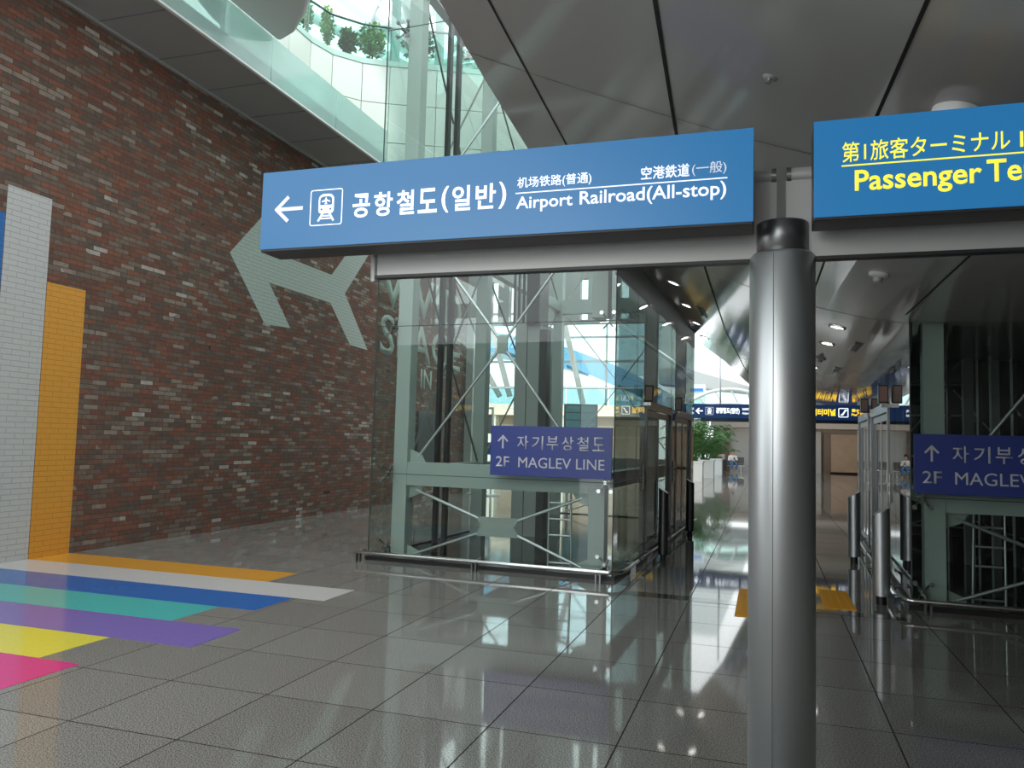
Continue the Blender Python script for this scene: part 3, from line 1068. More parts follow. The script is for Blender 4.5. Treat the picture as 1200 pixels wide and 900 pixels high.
    for v0, v1 in ((0.012, 1.35), (1.36, 2.0), (4.42, 4.9), (7.05, D)):
        for z0, z1 in zip([0.05, 1.12, 3.04], [1.12, 3.04, H]):
            if z0 < H:
                bx(gi, 0.0, v0, z0 + 0.004, 0.012, v1, min(z1, H) - 0.004)
    for v0, v1 in ((2.0, 4.42), (4.9, 7.05)):
        bx(gi, 0.0, v0, 2.2, 0.012, v1, 3.03)
        if H > 3.1:
            bx(gi, 0.0, v0, 3.045, 0.012, v1, H)
    fg.build('front_glass', GLASS, t)
    bk.build('rear_glass', GLASS, t)
    gi.build('aisle_side_glass', SGLASS, t)
    go.build('outer_side_glass', GLASS, t)
    jb.build('glass_joint', mat('silicone_joint', (0.05, 0.07, 0.065), 0.5), t)
    sb = MB()
    bx(sb, -0.003, 0.02, band[0], 0.03, D, band[1])
    sb.build('spandrel', SPAN, t)
    pl = MB()
    bx(pl, -0.03, -0.03, 0, W + 0.03, 0.03, 0.05)
    bx(pl, -0.03, 0.03, 0, 0.03, D, 0.05)
    bx(pl, W - 0.03, 0.03, 0, W + 0.03, D, 0.05)
    bx(pl, -0.03, D - 0.03, 0, W + 0.03, D + 0.03, 0.05)
    pl.build('plinth', BLACKM, t)
    # glass fittings on the two front columns
    for u in (0.24, W - 0.34):
        for z in joints:
            s = MB()
            zz = max(z, 0.16)
            uu = u + (0.13 if u > 1 else -0.13)
            spider(s, P(uu, 0.2, zz), 0.18)
            s.tube([P(u, 0.18, zz), P(uu, 0.18, zz)], 0.018, 8)
            s.build('glass_fitting', CHROME if u < 1 else DSTEEL, t)
    # two doors on the walkway side
    for k, (v0, v1) in enumerate(((2.0, 4.42), (4.9, 7.05))):
        fr = MB()
        bx(fr, -0.015, v0, 0.0, 0.08, v0 + 0.10, 2.2)
        bx(fr, -0.015, v1 - 0.10, 0.0, 0.08, v1, 2.2)
        bx(fr, -0.015, v0 + 0.10, 2.08, 0.08, v1 - 0.10, 2.2)
        d = fr.build('door_frame', DSTEEL, t)
        vm = (v0 + v1) / 2
        for a, c in ((v0 + 0.11, vm - 0.004), (vm + 0.004, v1 - 0.11)):
            lf = MB()
            bx(lf, 0.02, a, 0.02, 0.045, a + 0.05, 2.07)
            bx(lf, 0.02, c - 0.05, 0.02, 0.045, c, 2.07)
            bx(lf, 0.02, a + 0.05, 0.02, 0.045, c - 0.05, 0.14)
            bx(lf, 0.02, a + 0.05, 1.98, 0.045, c - 0.05, 2.07)
            bx(lf, 0.028, a + 0.05, 0.14, 0.036, c - 0.05, 1.98, 1)
            lf.build('door_leaf', [DSTEEL, SGLASS], d)
        ib = MB()
        vi = v0 - 0.22
        bx(ib, -0.135, vi, 2.17, -0.02, vi + 0.09, 2.40)
        i_ = ib.build('floor_indicator', BLACKM, t, 0.006)
        sc_ = MB()
        bx(sc_, -0.125, vi - 0.004, 2.19, -0.035, vi, 2.38)
        sc_.build('indicator_screen', mat('indicator_screen', (0.30, 0.17, 0.14), 0.2), i_)
        bar = MB()
        bx(bar, -0.10, vi + 0.02, 2.12, 0.0, vi + 0.08, 2.165)
        bar.build('indicator_bracket', CHROME, t)
        cp = MB()
        bx(cp, -0.02, v0 - 0.30, 0.95, 0.0, v0 - 0.16, 1.30)
        c_ = cp.build('call_panel', CHROME, t)
        for zb in (1.06, 1.17):
            MB().tube([P(-0.02, v0 - 0.23, zb), P(-0.027, v0 - 0.23, zb)], 0.022, 14).build('call_button', WHITE, c_)
    # lift machinery: guide rails, housing, ladder, cables
    gr = MB()
    for u, v in ((2.68, 0.85), (2.54, 0.85)):
        bx(gr, u - 0.028, v - 0.05, 0, u + 0.022, v + 0.05, H)
    gr.build('guide_rail', BLACKM, t)
    hs = MB()
    bx(hs, 1.98, 3.2, 0, 2.42, 3.9, min(3.55, H))
    bx(hs, 2.205, 3.19, 0, 2.213, 3.2, min(3.55, H), 1)
    hs.build('counterweight_housing', [CORE, BLACKM], t)
    dr = MB()
    bx(dr, 1.80, 3.0, 0.0, 1.93, 3.2, min(3.4, H))
    dr.build('dark_guide_channel', DGREY, t)
    pf = MB()
    bx(pf, 0.04, 0.04, 0.0, W - 0.04, D - 0.04, 0.03)
    pf.build('pit_floor', DKSTONE, t)
    if H < 4:
        for k, (u, w_) in enumerate(((0.62, 0.05), (0.78, 0.09), (0.95, 0.04), (1.12, 0.12), (1.32, 0.05), (1.5, 0.10), (1.72, 0.05))):
            rp_ = MB()
            bx(rp_, u, 3.6 + 0.1 * (k % 3), 0.03, u + w_, 3.75 + 0.1 * (k % 3), H)
            rp_.build('rear_post', CORE if k % 2 else DGREY, t)
        for z in (0.5, 0.9, 1.5, 2.1, 2.55):
            rp_ = MB()
            bx(rp_, 0.5, 3.9, z, 1.15, 3.95, z + 0.025)
            rp_.build('rear_rung', CORE, t)
    if H > 4:
        d2 = MB()
        bx(d2, 1.98, 3.1, 3.5, 2.2, 3.6, 6.3)
        for u in (2.28, 2.36, 2.44):
            bx(d2, u, 3.2, 3.55, u + 0.03, 3.25, 6.3)
        d2.build('cable_duct', BLACKM, t)
    ld = MB()
    for u in (0.62, 0.92):
        ld.tube([P(u, 0.45, 0.0), P(u + (0.02 if u < 0.7 else 0), 0.45, 1.0)], 0.014, 8)
    for z in (0.08, 0.42, 0.62, 0.82):
        ld.tube([P(0.62, 0.45, z), P(0.92, 0.45, z)], 0.012, 8)
    ld.build('pit_ladder', STEEL, t)
    return t


TH = math.radians(-2.0)
lift_shaft((-1.69, 9.14, 0), TH, -1, 10.6, 'tall glass lift shaft beside the brick wall, rising through the ceiling opening', (3.60, 4.02))
lift_shaft((1.40, 8.90, 0), TH, 1, 3.0, 'darker glass lift shaft at the right picture edge', (2.62, 2.92))

# lift car machinery box seen behind each front pane is part of the shafts; the signs on the panes are things
for x0, y, lab in ((-3.205, 9.13, 'indigo plate reading 2F MAGLEV LINE on the left lift shaft'), (1.425, 8.885, 'indigo plate reading 2F MAGLEV LINE on the right lift shaft')):
    t = thing('lift_sign', lab, 'sign', (x0, y, 0), TH, 'maglev line plates')
    MB().box((0, -0.045, 1.165), (1.51, -0.012, 1.765)).build('plate', INDIGO, t, 0.003)
    b = MB()
    stroke(b, (0.16, 1.49), (0.16, 1.635), 0.020, -0.045, 0.003)
    for sg in (-1, 1):
        stroke(b, (0.16 - sg * 0.005, 1.648), (0.16 + sg * 0.062, 1.575), 0.020, -0.045, 0.003)
    b.build('arrow_symbol', GLET, t)
    for k, ch in enumerate('자기부상철도'):
        xa = 0.345 + k * 0.187
        text_part('korean_lettering', ch, xa, xa + 0.142, 1.486, 1.650, -0.045, GLET, t, 0.008, 0.003)
    text_part('floor_lettering', '2F', 0.075, 0.25, 1.272, 1.394, -0.045, GLET, t, 0.008, 0.003)
    text_part('line_lettering', 'MAGLEV LINE', 0.365, 1.425, 1.268, 1.392, -0.045, GLET, t, 0.0, 0.003)
    for xx in (0.25, 1.26):
        MB().box((xx - 0.03, -0.012, 1.40), (xx + 0.03, 0.0, 1.56)).build('mounting_clip', CHROME, t)

# ------------------------------------------------------------------ bumper rails and bollards


def bumper(loc, rz, m, label, W=3.3, D=6.9):
    t = thing('bumper_rail', label, 'bumper rail', loc, rz, 'low bumper rails')
    o = 0.20
    z = 0.12
    pts = [(m * W, -o, z), (m * 0.0, -o, z)]
    for k in range(1, 7):
        a = k / 6 * PI / 2
        pts.append((m * (0.0 - 0.14 * math.sin(a)), -o + 0.22 - 0.22 * math.cos(a), z))
    pts.append((m * -0.14, 0.6, z))
    pts.append((m * -0.14, 0.85, z))
    MB().tube(pts, 0.024, 12).build('rail', CHROME, t)
    for u in (W - 0.05, W * 0.5, 0.12):
        b_ = MB()
        for du in (-0.025, 0.025):
            b_.box((m * (u + du) - 0.009, -o - 0.012, 0), (m * (u + du) + 0.009, -o + 0.03, z + 0.01))
        b_.tube([(m * u, -o, z), (m * u, 0.0, z + 0.015)], 0.012, 8)
        b_.build('bracket', DSTEEL, t)
    for v in (0.55, 1.7, 3.4, 5.2):
        b_ = MB()
        b_.box((m * -0.17, v - 0.012, 0), (m * -0.11, v + 0.012, z + 0.03))
        b_.tube([(m * -0.14, v, z), (m * -0.02, v, z + 0.02)], 0.012, 8)
        b_.tube([(m * -0.14, v, z * 0.4), (m * -0.04, v + 0.10, z * 1.2)], 0.010, 8)
        b_.build('side_bracket', DSTEEL, t)
    MB().tube([(m * -0.14, 1.1, z), (m * -0.14, D, z)], 0.020, 10).build('side_rail', DSTEEL, t)
    return t


bumper((-1.69, 9.14, 0), TH, -1, 'low stainless rail around the foot of the left lift shaft')
bumper((1.40, 8.90, 0), TH, 1, 'low stainless rail around the foot of the right lift shaft')


def bollard(loc, m, label, r, mt):
    t = thing('bollard', label, 'bollard', loc, 0, 'slant-topped steel bollards')
    n = 28
    lo_, hi = [], []
    for k in range(n):
        a = 2 * PI * k / n
        x, y = r * math.cos(a), r * math.sin(a)
        lo_.append((x, y, 0.09))
        hi.append((x, y, 0.955 + m * x * 0.55))
    b_ = MB()
    b_.add(lo_ + hi, [(k, (k + 1) % n, n + (k + 1) % n, n + k) for k in range(n)], 0, True)
    b_.add(hi, [tuple(range(n))])
    b_.add(lo_, [tuple(range(n - 1, -1, -1))])
    b_.build('shaft', mt, t)
    MB().tube([(0, 0, 0), (0, 0, 0.09)], r * 0.62, 20).build('foot', BLACKM, t)
    return t


DK = mat('dark_bollard_steel', (0.13, 0.13, 0.135), 0.35, 0.8)
bollard((-1.34, 11.01, 0), -1, 'dark steel bollard at the left lift shaft, nearer of the two', 0.068, DK)
bollard((-1.265, 14.16, 0), -1, 'dark steel bollard at the left lift shaft, farther one near the planters', 0.070, DK)
bollard((1.14, 9.05, 0), 1, 'bright steel bollard at the right lift shaft, nearer of the two', 0.085, STEEL)
bollard((1.18, 12.1, 0), 1, 'bright steel bollard at the right lift shaft, farther of the two', 0.080, STEEL)

# ------------------------------------------------------------------ tactile paving
for x0, x1, lab in ((-0.28, 0.10, 'yellow ribbed tactile paving patch, left of the steel sign column'), (0.56, 0.86, 'yellow ribbed tactile paving patch, right of the steel sign column')):
    b = MB()
    y0, y1 = (7.80, 9.30) if x0 < 0 else (8.56, 9.66)
    b.box((x0, y0, 0), (x1, y1, 0.004))
    n = 4
    for k in range(n):
        c = x0 + (x1 - x0) * (k + 0.5) / n
        b.box((c - 0.018, y0 + 0.03, 0.004), (c + 0.018, y1 - 0.03, 0.009))
    tag(b.build('tactile_paving', TACT), lab, 'tactile paving', 'tactile paving patches')

# ------------------------------------------------------------------ ceiling fittings


def on_ceiling(name, lab, cat, x, y, group=None):
    t_ = thing(name, lab, cat, (x, y, cz(x)), 0, group)
    s = (cz(x + 0.05) - cz(x - 0.05)) / 0.1
    t_.rotation_euler = (0, -math.atan(s), 0)
    return t_


dl = None
k = 0
where_r = ['nearest downlight right of the steel column', 'second downlight right of the steel column', 'farthest downlight right of the steel column']
where_l = ['nearest downlight along the top of the left lift shaft', 'second downlight along the top of the left lift shaft', 'third downlight along the top of the left lift shaft',
           'farthest downlight along the top of the left lift shaft']
for x, ylist, wh in ((0.81, (10.14, 11.75, 15.2), where_r), (-1.22, (10.86, 12.68, 14.59, 16.6), where_l)):
    for y, w_ in zip(ylist, wh):
        t = on_ceiling('downlight', 'round recessed ' + w_, 'downlight', x, y, 'ceiling downlights')
        MB().lathe([(0.075, -0.002), (0.105, -0.002), (0.105, -0.010), (0.075, -0.012)], (0, 0, 0), 24).build('trim_ring', WHITE, t)
        MB().tube([(0, 0, -0.006), (0, 0, -0.003)], 0.076, 24).build('lamp', LAMP, t)
for x, y, lab in ((0.88, 6.99, 'white smoke detector on the ceiling under the right blue sign'), (0.84, 13.6, 'small smoke detector on the ceiling among the far downlights')):
    t = on_ceiling('smoke_detector', lab, 'smoke detector', x, y, 'smoke detectors')
    MB().lathe([(0.0, -0.03), (0.05, -0.032), (0.078, -0.022), (0.082, 0.0)], (0, 0, 0), 24).build('base', WHITE, t)
    MB().lathe([(0.0, -0.075), (0.03, -0.074), (0.036, -0.06), (0.036, -0.028)], (0, 0, 0), 20).build('sensor', LGREY, t)
t = on_ceiling('sprinkler', 'small sprinkler head on the ceiling above the gap between the blue signs', 'sprinkler', 0.01, 3.73)
MB().lathe([(0.0, -0.006), (0.03, -0.006), (0.034, 0.0)], (0, 0, 0), 20).build('cover_plate', LGREY, t)
sb = MB()
sb.tube([(0, 0, -0.004), (0, 0, -0.026)], 0.007, 10)
sb.tube([(0, 0, -0.026), (0, 0, -0.029)], 0.013, 12)
sb.build('nozzle', CHROME, t)
t = on_ceiling('ceiling_speaker', 'round white ceiling drum behind the top of the right blue sign', 'ceiling speaker', 0.78, 3.72)
MB().lathe([(0.0, -0.075), (0.085, -0.075), (0.097, -0.065), (0.10, 0.0)], (0, 0, 0), 36).build('drum', WHITE, t)
MB().lathe([(0.02, -0.077), (0.075, -0.077), (0.075, -0.075)], (0, 0, 0), 36).build('grille', LGREY, t)
for x, y, lab in ((1.16, 11.53, 'short dark ceiling slot vent beside the right downlights, nearer'), (1.18, 14.93, 'short dark ceiling slot vent beside the right downlights, farther'),
                  (-0.98, 12.73, 'short dark ceiling slot vent beside the left lift shaft')):
    t = on_ceiling('slot_vent', lab, 'vent', x, y, 'ceiling slot vents')
    MB().box((-0.035, -0.45, -0.004), (0.035, 0.45, -0.001)).build('slot', BLACKM, t)
    b = MB()
    for s in (-1, 1):
        b.box((s * 0.045 - 0.01, -0.47, -0.012), (s * 0.045 + 0.01, 0.47, 0.0))
    b.build('vent_frame', LGREY, t)

# ------------------------------------------------------------------ far overhead sign
t = thing('overhead_sign', 'long dark navy lit sign hanging across the far end of the walkway', 'sign', (0, 25.7, 0))
MB().box((-2.24, 0, 2.44), (3.6, 0.22, 2.90)).build('casing', NAVY, t, 0.01)
MB().box((-2.0, 0.03, 2.34), (3.5, 0.19, 2.44)).build('lower_beam', mat('navy_beam', (0.02, 0.035, 0.06), 0.4), t)
for x in (-1.4, 0.3, 3.0):
    MB().tube([(x, 0.11, 2.9), (x, 0.11, cz(x) + (0.02 if x > 0 else 1.2))], 0.03, 8).build('hanger', STEEL, t)
b = MB()
stroke(b, (-2.12, 2.67), (-1.93, 2.67), 0.035, -0.001, 0.01)
for sg in (-1, 1):
    stroke(b, (-2.13, 2.67 - sg * 0.01), (-2.04, 2.67 + sg * 0.09), 0.035, -0.001, 0.01)
b.build('arrow_symbol', WSTRONG, t)
train_symbol(-1.72, 2.67, 0.24, -0.001, WSTRONG, NAVY, t)
text_part('korean_lettering', '공항철도(일반)', -1.52, -0.80, 2.57, 2.78, -0.001, WSTRONG, t, 0.03, 0.01)
text_part('english_lettering', 'Airport Railroad(All-stop)', -0.72, 0.05, 2.56, 2.65, -0.001, WSTRONG, t, 0.02, 0.01)
text_part('japanese_lettering', '机场铁路(普通) 空港鉄道(一般)', -0.72, 0.05, 2.69, 2.78, -0.001, WSTRONG, t, 0.02, 0.01)
text_part('yellow_korean_lettering', '제1여객터미널', 0.85, 2.00, 2.57, 2.78, -0.001, YSTRONG, t, 0.03, 0.01)
b = MB()
ring_rect(b, 2.08, 2.36, 2.53, 2.81, 0.022, 0.03, -0.001, 0.01)
stroke(b, (2.14, 2.60), (2.20, 2.60), 0.03, -0.001, 0.01)
stroke(b, (2.19, 2.60), (2.28, 2.74), 0.04, -0.001, 0.01)
stroke(b, (2.27, 2.74), (2.32, 2.74), 0.03, -0.001, 0.01)
b.build('escalator_symbol', WSTRONG, t)
text_part('yellow_english_lettering', 'Passenger Terminal 1', 2.45, 3.45, 2.56, 2.65, -0.001, YSTRONG, t, 0.02, 0.01)
text_part('yellow_japanese_lettering', '第1旅客ターミナル', 2.45, 3.45, 2.69, 2.79, -0.001, YSTRONG, t, 0.02, 0.01)

# ------------------------------------------------------------------ planters with palms


def frond(b_, base, az, L, lift, rng_, nl=11):
    pts = []
    for i in range(8):
        s = i / 7
        r_ = L * (0.85 * s)
        z_ = lift * (1.9 * s - 1.15 * s * s)
        pts.append(Vector((base[0] + r_ * math.cos(az), base[1] + r_ * math.sin(az), base[2] + z_)))
    b_.tube(pts, 0.012, 5, 0, False, [0.014 - 0.0014 * i for i in range(8)])
    for i in range(nl):
        s = 0.22 + 0.78 * i / (nl - 1)
        f_ = s * 7
        j = min(int(f_), 6)
        p = pts[j].lerp(pts[j + 1], f_ - j)
        d = (pts[j + 1] - pts[j]).normalized()
        side = d.cross(Vector((0, 0, 1))).normalized()
        ll = 0.34 * L * (1.0 - 0.55 * abs(s - 0.45)) * (0.9 + 0.2 * rng_.random())
        for sg in (-1, 1):
            tip = p + side * (sg * ll * 0.8) + d * (ll * 0.55) + Vector((0, 0, -ll * 0.28))
            mid = p.lerp(tip, 0.5) + Vector((0, 0, 0.05 * ll))
            w_ = d * 0.022 * (1 + L * 0.3)
            b_.add([p, mid + w_, tip, mid - w_], [(0, 1, 2, 3)])


def palm_planter(loc, lab, h, n, seed):
    t_ = thing('palm_planter', lab, 'planter', loc, 0, 'white planters with palms')
    r_ = random.Random(seed)
    b_ = MB()
    s, hh = 0.43, 0.88
    b_.prism([(-s, -s, 0), (s, -s, 0), (s, s, 0), (-s, s, 0)], (0, 0, hh - 0.06))
    b_.box((-s - 0.03, -s - 0.03, hh - 0.08), (s + 0.03, -s + 0.05, hh))
    b_.box((-s - 0.03, s - 0.05, hh - 0.08), (s + 0.03, s + 0.03, hh))
    b_.box((-s - 0.03, -s + 0.05, hh - 0.08), (-s + 0.05, s - 0.05, hh))
    b_.box((s - 0.05, -s + 0.05, hh - 0.08), (s + 0.03, s - 0.05, hh))
    b_.build('pot', PLWHITE, t_, 0.01)
    MB().box((-s + 0.05, -s + 0.05, hh - 0.07), (s - 0.05, s - 0.05, hh - 0.04)).build('soil', SOIL, t_)
    fo = MB()
    for k in range(n):
        az = k * 2.399 + r_.random() * 0.4
        lift = h * (0.35 + 0.65 * r_.random())
        frond(fo, (r_.uniform(-0.2, 0.2), r_.uniform(-0.2, 0.2), hh - 0.05), az, 0.8 + 0.9 * r_.random(), lift, r_)
    fo.build('fronds', [LEAF], t_)
    st = MB()
    for k in range(6):
        a = k * 1.05
        st.tube([(0.15 * math.cos(a), 0.15 * math.sin(a), hh - 0.06), (0.2 * math.cos(a), 0.2 * math.sin(a), hh + 0.55 * h)], 0.018, 6)
    st.build('stems', LEAFD, t_)


palm_planter((-3.02, 35.0, 0), 'white planter with a bushy palm, nearest of the row beyond the lift', 2.9, 52, 1)
palm_planter((-2.80, 38.9, 0), 'white planter with a bushy palm, middle of the row beyond the lift', 1.9, 36, 2)
palm_planter((-2.62, 42.8, 0), 'white planter with a bushy palm, farthest of the row beyond the lift', 2.0, 34, 3)

# ------------------------------------------------------------------ far hall: walls, bench seats, person
b = MB()
b.box((-2.6, 53.4, 0), (-0.6, 53.6, 2.75))
b.box((-3.3, 53.2, 0), (-2.25, 53.4, 2.75), 1)
b.box((2.2, 53.4, 0), (3.3, 53.6, 2.6))
b.box((3.45, 53.2, 0), (3.85, 53.4, 2.5), 1)
b.box((3.85, 53.0, 0.1), (6.2, 53.4, 2.45), 2)
b.box((-3.3, 53.9, 0), (9, 54.1, 2.9), 3)
b.box((2.3, 53.9, 2.9), (9.3, 54.1, 5.3), 3)  # unseen upper wall added to block sky reflected in the floor
struct(b.build('wall_back', [LGREY, BROWN, TAN, mat('warm_grey_wall', (0.34, 0.30, 0.27), 0.5)]))
b = MB()
b.box((-3.3, 50.5, 2.72), (9, 54.2, 3.05))
b.box((-3.3, 50.45, 2.72), (9, 50.5, 3.1), 1)
struct(b.build('trim_4', [BEIGE, mat('beam_grey', (0.30, 0.28, 0.26), 0.5)]), 'beige ceiling edge over the far end of the hall', 'ceiling edge')
b = MB()
b.box((-0.5, 52.9, 0), (2.1, 53.3, 2.72))
struct(b.build('trim_5', LGREY), 'grey wall panel in the far hall behind the steel column', 'wall panel')

BENCH = mat('dark_seat', (0.03, 0.03, 0.035), 0.4)


def bench(loc, lab):
    t_ = thing('bench_seat', lab, 'bench', loc, 0, 'far waiting seats')
    for k in range(3):
        x = -0.6 + 0.6 * k
        MB().box((x - 0.26, -0.24, 0.40), (x + 0.26, 0.22, 0.45)).build('seat', BENCH, t_, 0.02)
        b_ = MB()
        b_.prism([(x - 0.26, 0.20, 0.47), (x + 0.26, 0.20, 0.47), (x + 0.26, 0.34, 0.86), (x - 0.26, 0.34, 0.86)], (0, 0.035, 0.01))
        b_.build('backrest', BENCH, t_)
    MB().box((-0.9, -0.04, 0.34), (0.9, 0.04, 0.40)).build('rail', CHROME, t_)
    for x in (-0.7, 0.7):
        b_ = MB()
        b_.tube([(x, 0, 0.0), (x, 0, 0.36)], 0.03, 8)
        b_.box((x - 0.03, -0.28, 0), (x + 0.03, 0.28, 0.03))
        b_.build('leg', CHROME, t_)
    return t_


bench((-2.15, 50.2, 0), 'row of dark waiting seats under the seated person')
bench((-0.15, 50.2, 0), 'row of dark waiting seats beside the steel column, right of the person')
t = thing('counter', 'tan box counter beside the last planter in the far hall', 'counter', (-2.95, 51.6, 0))
MB().box((-0.45, -0.3, 0.3), (0.45, 0.3, 0.95)).build('body', TAN, t, 0.01)
MB().box((-0.48, -0.33, 0.95), (0.48, 0.33, 1.0)).build('top', BEIGE, t)
MB().box((-0.42, -0.27, 0.0), (0.42, 0.27, 0.3)).build('plinth', BROWN, t)


def skin(name, nodes_, edges, m, parent, sub=2):
    me = bpy.data.meshes.new(name)
    me.from_pydata([n[0] for n in nodes_], edges, [])
    me.materials.append(m)
    o = bpy.data.objects.new(name, me)
    COL.objects.link(o)
    md = o.modifiers.new('skin', 'SKIN')
    for i, n in enumerate(nodes_):
        r_ = n[1]
        me.skin_vertices[0].data[i].radius = r_ if isinstance(r_, tuple) else (r_, r_)
    me.skin_vertices[0].data[0].use_root = True
    md.use_smooth_shade = True
    s = o.modifiers.new('sub', 'SUBSURF')
    s.levels = s.render_levels = sub
    o.parent = parent
    return o


p = thing('person', 'seated person in white top and blue jeans, bent over a phone on the far bench', 'person', (-1.95, 50.12, 0), 0.25)
SKN = mat('skin', (0.52, 0.34, 0.25), 0.5)
nd = [((0, 0.0, 0.52), (0.13, 0.10)), ((0, 0.04, 0.70), (0.13, 0.10)), ((0, 0.03, 0.90), (0.16, 0.10)), ((0, 0.0, 1.00), 0.06), ((0, -0.05, 1.07), 0.055),
      ((0, -0.09, 1.16), (0.08, 0.10)), ((0, -0.10, 1.24), (0.075, 0.09))]
ed = [(i, i + 1) for i in range(6)]
for s in (-1, 1):
    n0 = len(nd)
    nd += [((s * 0.19, 0.0, 0.93), 0.055), ((s * 0.25, -0.06, 0.70), 0.045), ((s * 0.12, -0.30, 0.68), 0.032), ((s * 0.09, -0.36, 0.70), (0.035, 0.02))]
    ed += [(2, n0), (n0, n0 + 1), (n0 + 1, n0 + 2), (n0 + 2, n0 + 3)]
    for q in range(4):
        k0 = len(nd)
        dx = s * (0.115 - q * 0.018)
        Lf = (0.06, 0.07, 0.068, 0.055)[q]
        nd += [((dx, -0.36 - Lf * 0.6, 0.715), 0.009), ((dx - s * 0.008, -0.36 - Lf, 0.74), 0.008)]
        ed += [(n0 + 3, k0), (k0, k0 + 1)]
    k0 = len(nd)
    nd += [((s * 0.055, -0.35, 0.73), 0.010), ((s * 0.045, -0.375, 0.755), 0.009)]
    ed += [(n0 + 3, k0), (k0, k0 + 1)]
    n1 = len(nd)
    nd += [((s * 0.10, -0.06, 0.52), 0.09), ((s * 0.13, -0.42, 0.54), 0.065), ((s * 0.14, -0.44, 0.28), 0.055), ((s * 0.14, -0.42, 0.08), 0.04), ((s * 0.15, -0.56, 0.035), 0.035)]
    ed += [(0, n1), (n1, n1 + 1), (n1 + 1, n1 + 2), (n1 + 2, n1 + 3), (n1 + 3, n1 + 4)]
body = skin('body', nd, ed, SKN, p)
sh = [((0, 0.0, 0.54), (0.155, 0.125)), ((0, 0.04, 0.70), (0.16, 0.125)), ((0, 0.03, 0.90), (0.185, 0.125)), ((0, 0.0, 0.99), 0.085)]
se = [(0, 1), (1, 2), (2, 3)]
for s in (-1, 1):
    n0 = len(sh)
    sh += [((s * 0.19, 0.0, 0.93), 0.075), ((s * 0.25, -0.06, 0.70), 0.062), ((s * 0.18, -0.20, 0.69), 0.052)]
    se += [(2, n0), (n0, n0 + 1), (n0 + 1, n0 + 2)]
skin('white_top', sh, se, mat('white_cloth', (0.75, 0.75, 0.76), 0.8), p)
tr = [((0, 0.0, 0.53), (0.15, 0.12))]
te = []
for s in (-1, 1):
    n0 = len(tr)
    tr += [((s * 0.10, -0.06, 0.52), 0.105), ((s * 0.13, -0.42, 0.54), 0.082), ((s * 0.14, -0.44, 0.28), 0.07), ((s * 0.14, -0.43, 0.11), 0.06)]
    te += [(0, n0), (n0, n0 + 1), (n0 + 1, n0 + 2), (n0 + 2, n0 + 3)]
skin('blue_jeans', tr, te, mat('denim', (0.06, 0.16, 0.34), 0.8), p)
hr = bpy.data.meshes.new('hair')
bm = bmesh.new()
bmesh.ops.create_icosphere(bm, subdivisions=3, radius=1.0)
for v in bm.verts:
    v.co = Vector((v.co.x * 0.112, v.co.y * 0.13 - 0.075, v.co.z * 0.12 + 1.245))
bmesh.ops.delete(bm, geom=[v for v in bm.verts if v.co.y < -0.14 and v.co.z < 1.25], context='VERTS')
bm.to_mesh(hr)
bm.free()
hr.materials.append(mat('black_hair', (0.012, 0.011, 0.01), 0.5))
ho = bpy.data.objects.new('hair', hr)
COL.objects.link(ho)
ho.parent = p
fb = MB()
for s in (-1, 1):
    fb.lathe([(0.0, -0.009), (0.009, 0.0), (0.0, 0.009)], (s * 0.03, -0.182, 1.20), 8)
fb.build('eyes', BLACKM, p)
b = MB()
b.box((-0.04, -0.42, 0.735), (0.04, -0.41, 0.88))
tag(b.build('phone', BLACKM), 'dark phone held by the seated person', 'phone')
bpy.data.objects['phone'].location = (-1.95, 50.12, 0)
bpy.data.objects['phone'].rotation_euler = (0, 0, 0.25)
b = MB()
b.box((-2.62, 49.6, 0.06), (-2.28, 49.85, 0.72))
b.box((-2.52, 49.7, 0.72), (-2.38, 49.74, 1.0), 1)
for x in (-2.58, -2.32):
    b.tube([(x - 0.02, 49.72, 0.04), (x + 0.02, 49.72, 0.04)], 0.04, 10, 1)
tag(b.build('suitcase', [BLACKM, CHROME], None, 0.02), 'black upright suitcase on the floor beside the seated person', 'suitcase')

# ------------------------------------------------------------------ far left beyond the lift: white mass, arched bridge
b = MB()
b.prism([(-9, 49.6, 5.9), (-9, 49.6, 9.9), (-2.8, 49.6, 9.9), (-1.0, 49.6, 5.05), (-4.4, 49.6, 5.9)], (0, 1, 0))
struct(b.build('trim_6', OFFW), 'bright white upper wall above the arched bridge', 'upper wall')
b = MB()
b.prism([(-6.1, 47.0, 5.15), (-6.1, 47.0, 6.05), (-4.5, 47.0, 6.05), (-0.95, 47.0, 5.0), (-0.95, 47.0, 4.65)], (0, 2.5, 0))
struct(b.build('trim_7', mat('grey_sloped_soffit', (0.50, 0.50, 0.48), 0.5)), 'grey sloping soffit above the arched bridge', 'soffit')
t = thing('arched_bridge', 'white arched footbridge with glass sides above the far navy sign', 'footbridge', (0, 44.3, -0.128))
t.scale = (1.08, 1.08, 1.08)


def arc_pts(x0, x1, z0, zm, z1, y, n=14):
    return [(x0 + (x1 - x0) * i / n, y, (1 - i / n) ** 2 * z0 + 2 * (i / n) * (1 - i / n) * zm + (i / n) ** 2 * z1) for i in range(n + 1)]


